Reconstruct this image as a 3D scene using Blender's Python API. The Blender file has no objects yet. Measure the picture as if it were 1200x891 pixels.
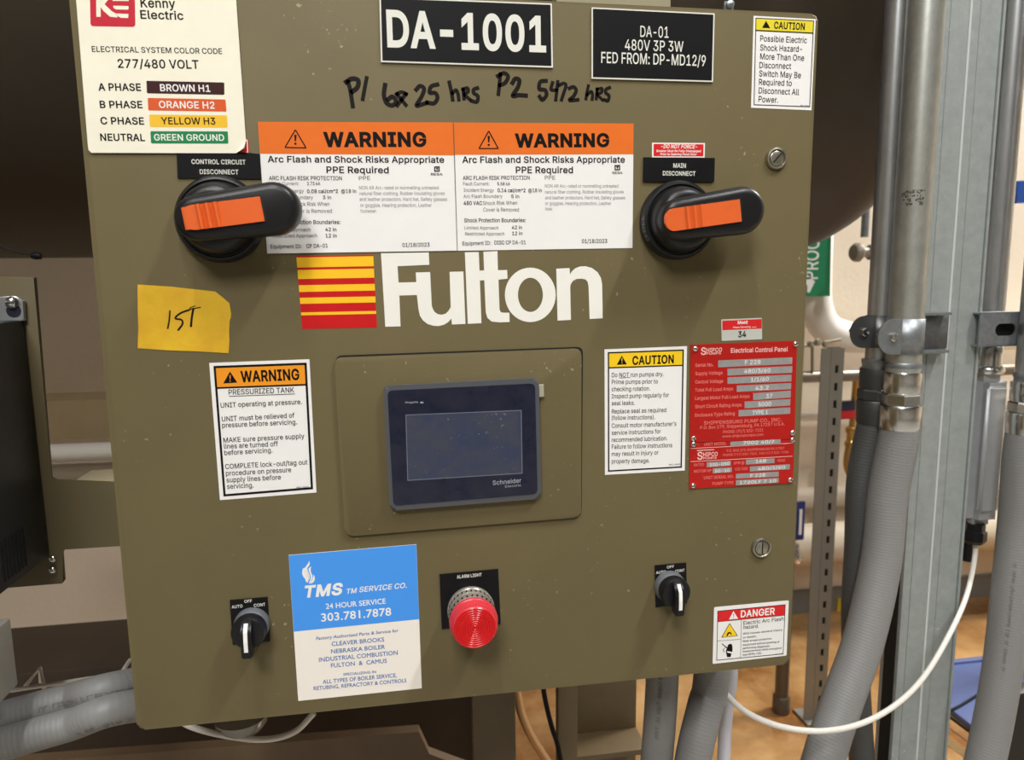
import bpy, bmesh, math, random
from mathutils import Vector, Matrix, Quaternion
from mathutils.geometry import delaunay_2d_cdt

C = bpy.context.collection
R = math.radians

# ---------------------------------------------------------------- camera
# The door of the cabinet is a 24 x 24 inch plate in the plane y = 0, lower left
# corner at (0, 0, Z0).  FX is the focal length in pixels of the 1200 x 891 frame.
Z0 = 0.95
FX = 838.546
CAM = Vector((0.23682, -0.61689, 0.38459 + Z0))
ROT = Matrix(((0.98768784, -0.15592786, -0.01261869),      # world -> camera (x right, y down, z forward)
              (-0.03422964, -0.13670061, -0.99002085),
              (0.15264685, 0.97826349, -0.14035489)))
INV = ROT.transposed()
cd = bpy.data.cameras.new('camera')
cd.sensor_width = 36.0
cd.lens = FX / 1200 * 36.0
cd.clip_start = 0.02
cd.dof.use_dof = True
cd.dof.focus_distance = 0.66
cd.dof.aperture_fstop = 9.5
cam = bpy.data.objects.new('camera', cd)
C.objects.link(cam)
mc = Matrix((INV @ Vector((1, 0, 0)), INV @ Vector((0, -1, 0)), INV @ Vector((0, 0, -1)))).transposed()
cam.matrix_world = Matrix.Translation(CAM) @ mc.to_4x4()
bpy.context.scene.camera = cam

# ---------------------------------------------------------------- light and exposure
sc = bpy.context.scene
sc.view_settings.view_transform = 'Standard'
sc.view_settings.look = 'None'
sc.view_settings.exposure = 0.02
sc.view_settings.gamma = 1.0
w = bpy.data.worlds.new('world')
sc.world = w
w.use_nodes = True
w.node_tree.nodes['Background'].inputs['Color'].default_value = (1.0, 0.95, 0.88, 1)
w.node_tree.nodes['Background'].inputs['Strength'].default_value = 0.03
CEIL = 3.9
LAMPS = [  # x, y, length along x, length along y, power
    (-0.55, -2.70, 1.1, 1.1, 120.0),
    (1.65, -1.15, 0.12, 0.8, 66.0),
    (0.02, -1.05, 0.12, 0.8, 30.0),
    (3.9, 1.6, 0.3, 1.2, 360.0),  # added lamp, brightens the background right of the tank
]


# ---------------------------------------------------------------- geometry helpers
def at(px, py, Y=0.0):
    """point of the plane y = Y that stands at a pixel of the photograph"""
    d = INV @ Vector(((px - 600) / FX, (py - 445.5) / FX, 1.0))
    return CAM + d * ((Y - CAM.y) / d.y)


def onfloor(px, py, z=0.0):
    d = INV @ Vector(((px - 600) / FX, (py - 445.5) / FX, 1.0))
    return CAM + d * ((z - CAM.z) / d.z)


def S(r, g, b):
    f = lambda c: (c / 255 / 12.92) if c <= 10.3 else ((c / 255 + 0.055) / 1.055) ** 2.4
    return (f(r), f(g), f(b), 1.0)


def fill(loops, nz=False):
    """points and triangles of an even-odd filled set of loops, triangles counter clockwise"""
    pts, edges = [], []
    for L in loops:
        o = len(pts)
        n = len(L)
        pts += [Vector((p[0], p[1])) for p in L]
        edges += [(o + i, o + (i + 1) % n) for i in range(n)]
    sc_ = max(max(abs(p.x), abs(p.y)) for p in pts) or 1
    V, _, F, _, _, _ = delaunay_2d_cdt([p / sc_ for p in pts], edges, [], 0, 1e-7)
    V = [v * sc_ for v in V]
    out = []
    for f in F:
        a, b, c = [V[i] for i in f]
        ar = (b - a).cross(c - a)
        if abs(ar) < 1e-14:
            continue
        m = (a + b + c) / 3
        wn = 0
        for L in loops:
            for i in range(len(L)):
                p, q_ = L[i - 1], L[i]
                if (p[1] > m.y) != (q_[1] > m.y) and m.x < (q_[0] - p[0]) * (m.y - p[1]) / (q_[1] - p[1]) + p[0]:
                    wn += (1 if q_[1] > p[1] else -1) if nz else 1
        if (wn if nz else wn % 2):
            out.append(tuple(f) if ar > 0 else (f[0], f[2], f[1]))
    return [(v.x, v.y) for v in V], out


class MB:
    def __init__(s):
        s.v, s.f, s.uv = [], [], {}

    def add(s, vs, fs, uvs=None):
        o = len(s.v)
        s.v += [tuple(p) for p in vs]
        for k, f in enumerate(fs):
            if uvs is not None:
                s.uv[len(s.f)] = uvs[k]
            s.f.append([o + i for i in f])
        return s

    def box(s, lo, hi, bev=0.0, M=None):
        bm = bmesh.new()
        bmesh.ops.create_cube(bm, size=1)
        lo, hi = Vector(lo), Vector(hi)
        c, d = (lo + hi) / 2, hi - lo
        for v in bm.verts:
            v.co = Vector((c[i] + v.co[i] * d[i] for i in range(3)))
        if bev > 0:
            bmesh.ops.bevel(bm, geom=list(bm.edges), offset=bev, segments=2, affect='EDGES', profile=0.6)
        if M is not None:
            bmesh.ops.transform(bm, matrix=M, verts=bm.verts)
        bmesh.ops.recalc_face_normals(bm, faces=bm.faces)
        bm.verts.index_update()
        s.add([v.co for v in bm.verts], [[v.index for v in f.verts] for f in bm.faces])
        bm.free()
        return s

    def flat(s, loops, Y):
        """filled flat shape in the plane y = Y, loops of (x, z); facing the camera side (-y)"""
        pts, fs = fill(loops)
        return s.add([(x, Y, z) for x, z in pts], fs)

    def prism(s, loop, y0, y1, bev=0.0, holes=()):
        """slab between y0 (front) and y1 (back) with outline (x, z)"""
        bm = bmesh.new()
        if holes:
            m2 = MB().flat([loop] + list(holes), y0)
            vs = [bm.verts.new(p) for p in m2.v]
            for f in m2.f:
                bm.faces.new([vs[i] for i in f])
            r = bmesh.ops.extrude_face_region(bm, geom=list(bm.faces))
            bmesh.ops.translate(bm, vec=(0, y1 - y0, 0), verts=[g for g in r['geom'] if isinstance(g, bmesh.types.BMVert)])
        else:
            fr = [bm.verts.new((p[0], y0, p[1])) for p in loop]
            bk = [bm.verts.new((p[0], y1, p[1])) for p in loop]
            n = len(loop)
            ff = bm.faces.new(fr)
            bm.faces.new(bk)
            for i in range(n):
                bm.faces.new((fr[i], fr[(i + 1) % n], bk[(i + 1) % n], bk[i]))
            if bev > 0:
                bmesh.ops.bevel(bm, geom=list(ff.edges), offset=bev, segments=3, affect='EDGES', profile=0.5)
        bmesh.ops.recalc_face_normals(bm, faces=bm.faces)
        bm.verts.index_update()
        s.add([v.co for v in bm.verts], [[v.index for v in f.verts] for f in bm.faces])
        bm.free()
        return s

    def lathe(s, c, prof, n=48, ax=(0, -1, 0), ref=(0, 0, 1), cap=True):
        """prof: (radius, distance along ax) pairs"""
        ax = Vector(ax).normalized()
        u = Vector(ref)
        u = (u - ax * u.dot(ax)).normalized()
        v = ax.cross(u)
        c = Vector(c)
        vs, fs = [], []
        for r, h in prof:
            for k in range(n):
                a = 2 * math.pi * k / n
                vs.append(c + ax * h + (u * math.cos(a) + v * math.sin(a)) * r)
        for i in range(len(prof) - 1):
            for k in range(n):
                k2 = (k + 1) % n
                fs.append((i * n + k, i * n + k2, (i + 1) * n + k2, (i + 1) * n + k))
        if cap:
            fs.append(tuple(range(n - 1, -1, -1)))
            fs.append(tuple((len(prof) - 1) * n + k for k in range(n)))
        return s.add(vs, fs)

    def tube(s, path, rad, n=16, cap=True):
        F = frames(path)
        vs, fs, uvs = [], [], []
        for i, (p, t, u, v, l) in enumerate(F):
            r = rad(l) if callable(rad) else rad
            for k in range(n):
                a = 2 * math.pi * k / n
                vs.append(p + (u * math.cos(a) + v * math.sin(a)) * r)
        for i in range(len(F) - 1):
            for k in range(n):
                k2 = (k + 1) % n
                fs.append((i * n + k, i * n + k2, (i + 1) * n + k2, (i + 1) * n + k))
                uvs.append(((k / n, F[i][4]), ((k + 1) / n, F[i][4]), ((k + 1) / n, F[i + 1][4]), (k / n, F[i + 1][4])))
        if cap:
            fs.append(tuple(range(n - 1, -1, -1)))
            uvs.append([(0, 0)] * n)
            fs.append(tuple((len(F) - 1) * n + k for k in range(n)))
            uvs.append([(0, 0)] * n)
        return s.add(vs, fs, uvs)

    def build(s, name, m, parent=None, smooth=False, ang=40, recalc=False, kind=None):
        me = bpy.data.meshes.new(name)
        me.from_pydata(s.v, [], s.f)
        if s.uv:
            uvl = me.uv_layers.new(name='UVMap')
            for fi, co in s.uv.items():
                p = me.polygons[fi]
                for j, li in enumerate(p.loop_indices):
                    uvl.data[li].uv = co[j]
        if recalc:
            bm = bmesh.new()
            bm.from_mesh(me)
            bmesh.ops.recalc_face_normals(bm, faces=bm.faces)
            bm.to_mesh(me)
            bm.free()
        me.materials.append(m)
        if smooth:
            me.polygons.foreach_set('use_smooth', [True] * len(me.polygons))
            me.set_sharp_from_angle(angle=R(ang))
        o = bpy.data.objects.new(name, me)
        C.objects.link(o)
        if parent is not None:
            o.parent = parent
            o.matrix_parent_inverse = Matrix.Translation(parent.location).inverted() if parent.type == 'EMPTY' else Matrix.Identity(4)
        if kind:
            o['kind'] = kind
        return o


def frames(path):
    P = [Vector(p) for p in path]
    out = []
    u = None
    l = 0.0
    for i, p in enumerate(P):
        t = (P[min(i + 1, len(P) - 1)] - P[max(i - 1, 0)]).normalized()
        if u is None:
            u = Vector((0, -1, 0)) if abs(t.y) < 0.9 else Vector((0, 0, 1))
        u = (u - t * u.dot(t)).normalized()
        if i:
            l += (p - P[i - 1]).length
        out.append((p, t, u, t.cross(u), l))
    return out


def smooth_path(pts, k=10):
    P = [Vector(p) for p in pts]
    P = [P[0] * 2 - P[1]] + P + [P[-1] * 2 - P[-2]]
    out = []
    for i in range(1, len(P) - 2):
        a, b, c, d = P[i - 1:i + 3]
        for j in range(k):
            t = j / k
            out.append(0.5 * ((2 * b) + (c - a) * t + (2 * a - 5 * b + 4 * c - d) * t * t + (3 * b - a - 3 * c + d) * t ** 3))
    out.append(P[-2])
    return out


def empty(name, loc, label, cat, group=None):
    o = bpy.data.objects.new(name, None)
    C.objects.link(o)
    o.location = loc
    o.empty_display_size = 0.05
    o['label'] = label
    o['category'] = cat
    if group:
        o['group'] = group
    return o


def tag(o, label, cat, group=None):
    o['label'] = label
    o['category'] = cat
    if group:
        o['group'] = group
    return o


def lab(o, label):
    o['label'] = label
    return o


def rnd(pts, r, n=5):
    """round the corners of an (x, z) or pixel outline"""
    out = []
    m = len(pts)
    for i in range(m):
        a, b, c = Vector(pts[i - 1][:2]), Vector(pts[i][:2]), Vector(pts[(i + 1) % m][:2])
        rr = min(r, (a - b).length / 2.01, (c - b).length / 2.01)
        p, q = b + (a - b).normalized() * rr, b + (c - b).normalized() * rr
        for k in range(n + 1):
            t = k / n
            out.append(p * (1 - t) ** 2 + b * 2 * t * (1 - t) + q * t * t)
    return out


def xz(pts, Y=0.0):
    r = []
    for p in pts:
        q = at(p[0], p[1], Y)
        r.append((q.x, q.z))
    return r


# ---------------------------------------------------------------- materials
_m = {}


def mat(name, col, rough=0.5, metal=0.0, spec=0.5, bump=0.0, bscale=200.0, var=0.0, vscale=20.0, col2=None,
        stretch=(1, 1, 1), trans=0.0, alpha=1.0, emit=0.0, speck=None, sscale=400.0, sthr=0.72, coat=0.0, rings=0.0, ringscale=300.0):
    if name in _m:
        return _m[name]
    m = bpy.data.materials.new(name)
    m.use_nodes = True
    nt = m.node_tree
    b = nt.nodes['Principled BSDF']
    N, L = nt.nodes.new, nt.links.new
    b.inputs['Base Color'].default_value = col
    b.inputs['Roughness'].default_value = rough
    b.inputs['Metallic'].default_value = metal
    b.inputs['Specular IOR Level'].default_value = spec
    b.inputs['Transmission Weight'].default_value = trans
    b.inputs['Coat Weight'].default_value = coat
    b.inputs['Alpha'].default_value = alpha
    if emit:
        b.inputs['Emission Color'].default_value = col
        b.inputs['Emission Strength'].default_value = emit
    tc = N('ShaderNodeTexCoord')
    mp = N('ShaderNodeMapping')
    mp.inputs['Scale'].default_value = stretch
    L(tc.outputs['Object'], mp.inputs['Vector'])
    cur = None
    if var > 0:
        nz = N('ShaderNodeTexNoise')
        nz.inputs['Scale'].default_value = vscale
        nz.inputs['Detail'].default_value = 6
        nz.inputs['Roughness'].default_value = 0.65
        L(mp.outputs['Vector'], nz.inputs['Vector'])
        mx = N('ShaderNodeMix')
        mx.data_type = 'RGBA'
        c2 = col2 or tuple([c * (1 - var) for c in col[:3]] + [1])
        mx.inputs['A'].default_value = col
        mx.inputs['B'].default_value = c2
        rp = N('ShaderNodeMapRange')
        rp.inputs['From Min'].default_value = 0.35
        rp.inputs['From Max'].default_value = 0.68
        L(nz.outputs['Fac'], rp.inputs['Value'])
        L(rp.outputs['Result'], mx.inputs['Factor'])
        cur = mx.outputs['Result']
        rr = N('ShaderNodeMapRange')
        rr.inputs['To Min'].default_value = rough * 0.85
        rr.inputs['To Max'].default_value = min(1, rough * 1.2)
        L(nz.outputs['Fac'], rr.inputs['Value'])
        L(rr.outputs['Result'], b.inputs['Roughness'])
    if speck:
        n2 = N('ShaderNodeTexNoise')
        n2.inputs['Scale'].default_value = sscale
        n2.inputs['Detail'].default_value = 2
        L(mp.outputs['Vector'], n2.inputs['Vector'])
        n3 = N('ShaderNodeTexNoise')
        n3.inputs['Scale'].default_value = sscale * 0.06
        L(mp.outputs['Vector'], n3.inputs['Vector'])
        ad = N('ShaderNodeMath')
        ad.operation = 'MULTIPLY_ADD'
        L(n3.outputs['Fac'], ad.inputs[0])
        ad.inputs[1].default_value = 0.45
        L(n2.outputs['Fac'], ad.inputs[2])
        r2 = N('ShaderNodeMapRange')
        r2.inputs['From Min'].default_value = sthr + 0.2
        r2.inputs['From Max'].default_value = sthr + 0.26
        L(ad.outputs[0], r2.inputs['Value'])
        m2 = N('ShaderNodeMix')
        m2.data_type = 'RGBA'
        if cur is not None:
            L(cur, m2.inputs['A'])
        else:
            m2.inputs['A'].default_value = col
        m2.inputs['B'].default_value = speck
        L(r2.outputs['Result'], m2.inputs['Factor'])
        cur = m2.outputs['Result']
    if cur is not None:
        L(cur, b.inputs['Base Color'])
    if bump > 0 or rings > 0:
        bp = N('ShaderNodeBump')
        bp.inputs['Strength'].default_value = 1.0
        bp.inputs['Distance'].default_value = bump or rings
        if rings > 0:
            sp = N('ShaderNodeSeparateXYZ')
            L(tc.outputs['UV'], sp.inputs[0])
            mm = N('ShaderNodeMath')
            mm.operation = 'MULTIPLY'
            mm.inputs[1].default_value = ringscale * 2 * math.pi
            L(sp.outputs['Y'], mm.inputs[0])
            sn = N('ShaderNodeMath')
            sn.operation = 'SINE'
            L(mm.outputs[0], sn.inputs[0])
            L(sn.outputs[0], bp.inputs['Height'])
        else:
            nb = N('ShaderNodeTexNoise')
            nb.inputs['Scale'].default_value = bscale
            nb.inputs['Detail'].default_value = 4
            L(mp.outputs['Vector'], nb.inputs['Vector'])
            L(nb.outputs['Fac'], bp.inputs['Height'])
        L(bp.outputs['Normal'], b.inputs['Normal'])
    _m[name] = m
    return m


PAINT = mat('olive_enamel', S(108, 97, 68), 0.5, spec=0.2, bump=0.00006, bscale=900, var=0.10, vscale=7,
            speck=S(150, 140, 110), sscale=230, sthr=0.76)
BODYPAINT = mat('olive_enamel_body', S(104, 93, 66), 0.45, bump=0.0001, bscale=500, var=0.1, vscale=6)
WHITE = mat('white_vinyl', S(238, 236, 234), 0.42, spec=0.16, var=0.03, vscale=30)
CREAM = mat('cream_vinyl', S(242, 237, 218), 0.4, spec=0.16, var=0.05, vscale=25)
BLACKINK = mat('black_ink', S(14, 13, 14), 0.5, spec=0.16)
GREYINK = mat('grey_ink', S(112, 110, 110), 0.6, spec=0.16)
LIGHTINK = mat('light_grey_ink', S(150, 148, 148), 0.6, spec=0.16)
WHITEINK = mat('white_ink', S(238, 236, 232), 0.5, spec=0.16)
ORANGE = mat('orange_ink', S(228, 114, 44), 0.42, spec=0.16, var=0.05, vscale=40)
AMBER = mat('amber_ink', S(238, 152, 40), 0.42, spec=0.16)
MEDGREY = mat('satin_grey', S(150, 148, 142), 0.5)
YELLOW = mat('yellow_ink', S(246, 204, 40), 0.42, spec=0.16)
RED = mat('red_ink', S(214, 42, 44), 0.4, spec=0.16)
DECALRED = mat('decal_red', S(200, 32, 34), 0.4, spec=0.16, var=0.08, vscale=60)
DECALYEL = mat('decal_yellow', S(250, 196, 44), 0.4, spec=0.16, var=0.04, vscale=60)
DECALWHITE = mat('decal_white', S(238, 236, 228), 0.4, spec=0.16, var=0.03, vscale=60)
PLASTICBLACK = mat('black_plastic', S(23, 23, 25), 0.36, spec=0.38, bump=0.00008, bscale=1200, var=0.15, vscale=60)
ENGRAVE = mat('black_engraving_plate', S(19, 19, 21), 0.45, spec=0.2, var=0.12, vscale=80)
PLATEWHITE = mat('plate_core_white', S(225, 224, 215), 0.5, spec=0.16)
BROWNINK = mat('brown_ink', S(62, 34, 34), 0.45, spec=0.16)
ORANGEINK = mat('phase_orange', S(214, 92, 50), 0.45, spec=0.16)
YELINK = mat('phase_yellow', S(238, 190, 58), 0.45, spec=0.16)
GREENINK = mat('phase_green', S(38, 130, 78), 0.45, spec=0.16)
LOGORED = mat('logo_red', S(196, 44, 62), 0.45, spec=0.16)
BLUE = mat('sky_blue_vinyl', S(74, 152, 240), 0.4, spec=0.16)
BLUEINK = mat('blue_ink', S(66, 108, 176), 0.5, spec=0.16)
GRIPORANGE = mat('orange_plastic', S(226, 100, 42), 0.38, bump=0.00005, bscale=900, var=0.06, vscale=60)
TAPE = mat('yellow_tape', S(230, 188, 40), 0.45, bump=0.0006, bscale=35, var=0.16, vscale=28, col2=S(214, 160, 34))
MARKER = mat('marker_ink', S(26, 22, 20), 0.45, spec=0.16)
PLATERED = mat('red_anodised_plate', S(196, 30, 24), 0.34, metal=0.25, var=0.12, vscale=30)
PLATESILVER = mat('bare_aluminium_field', S(176, 176, 176), 0.42, metal=0.45, var=0.15, vscale=200)
PLATETEXT = mat('plate_pink_print', S(226, 120, 112), 0.5)
PLATETEXTW = mat('plate_light_print', S(236, 190, 184), 0.5)
CHROME = mat('chrome', S(226, 226, 224), 0.2, metal=1.0, var=0.12, vscale=150)
NICKEL = mat('worn_nickel', S(178, 172, 156), 0.3, metal=0.9, var=0.2, vscale=250)
DARKHOLE = mat('recess_shade', S(12, 11, 10), 0.7)  # near-black colour standing in for shade in slots, holes and gaps
EMT = mat('galvanised_conduit', S(196, 198, 200), 0.3, metal=0.85, bump=0.00012, bscale=90, var=0.32, vscale=30, stretch=(1, 1, 0.35))
EMT_WORN = mat('galvanised_conduit_mottled', S(196, 198, 192), 0.36, metal=0.8, bump=0.0001, bscale=220, var=0.22, vscale=70, stretch=(1, 1, 0.6))
STRUT = mat('galvanised_strut', S(176, 182, 180), 0.5, metal=0.5, bump=0.0001, bscale=300, var=0.18, vscale=50,
            speck=S(205, 208, 205), sscale=160, sthr=0.76)
ZINC = mat('zinc_plate', S(156, 160, 164), 0.42, metal=0.75, var=0.25, vscale=120)
HOSE = mat('grey_pvc_jacket', S(130, 129, 128), 0.5, rings=0.00006, ringscale=230.0)
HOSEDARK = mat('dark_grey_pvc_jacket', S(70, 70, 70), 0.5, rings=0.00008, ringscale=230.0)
GREYCAST = mat('grey_cast_box', S(176, 178, 180), 0.42, metal=0.3, var=0.08, vscale=40)
WALLM = mat('painted_wall', S(226, 212, 192), 0.75, bump=0.0006, bscale=60, var=0.05, vscale=3)
TANKM = mat('dark_brown_tank_paint', S(54, 44, 31), 0.5, bump=0.0003, bscale=40, var=0.2, vscale=4)
BROWNSTEEL = mat('brown_steel_paint', S(110, 92, 64), 0.5, var=0.2, vscale=9)


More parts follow.
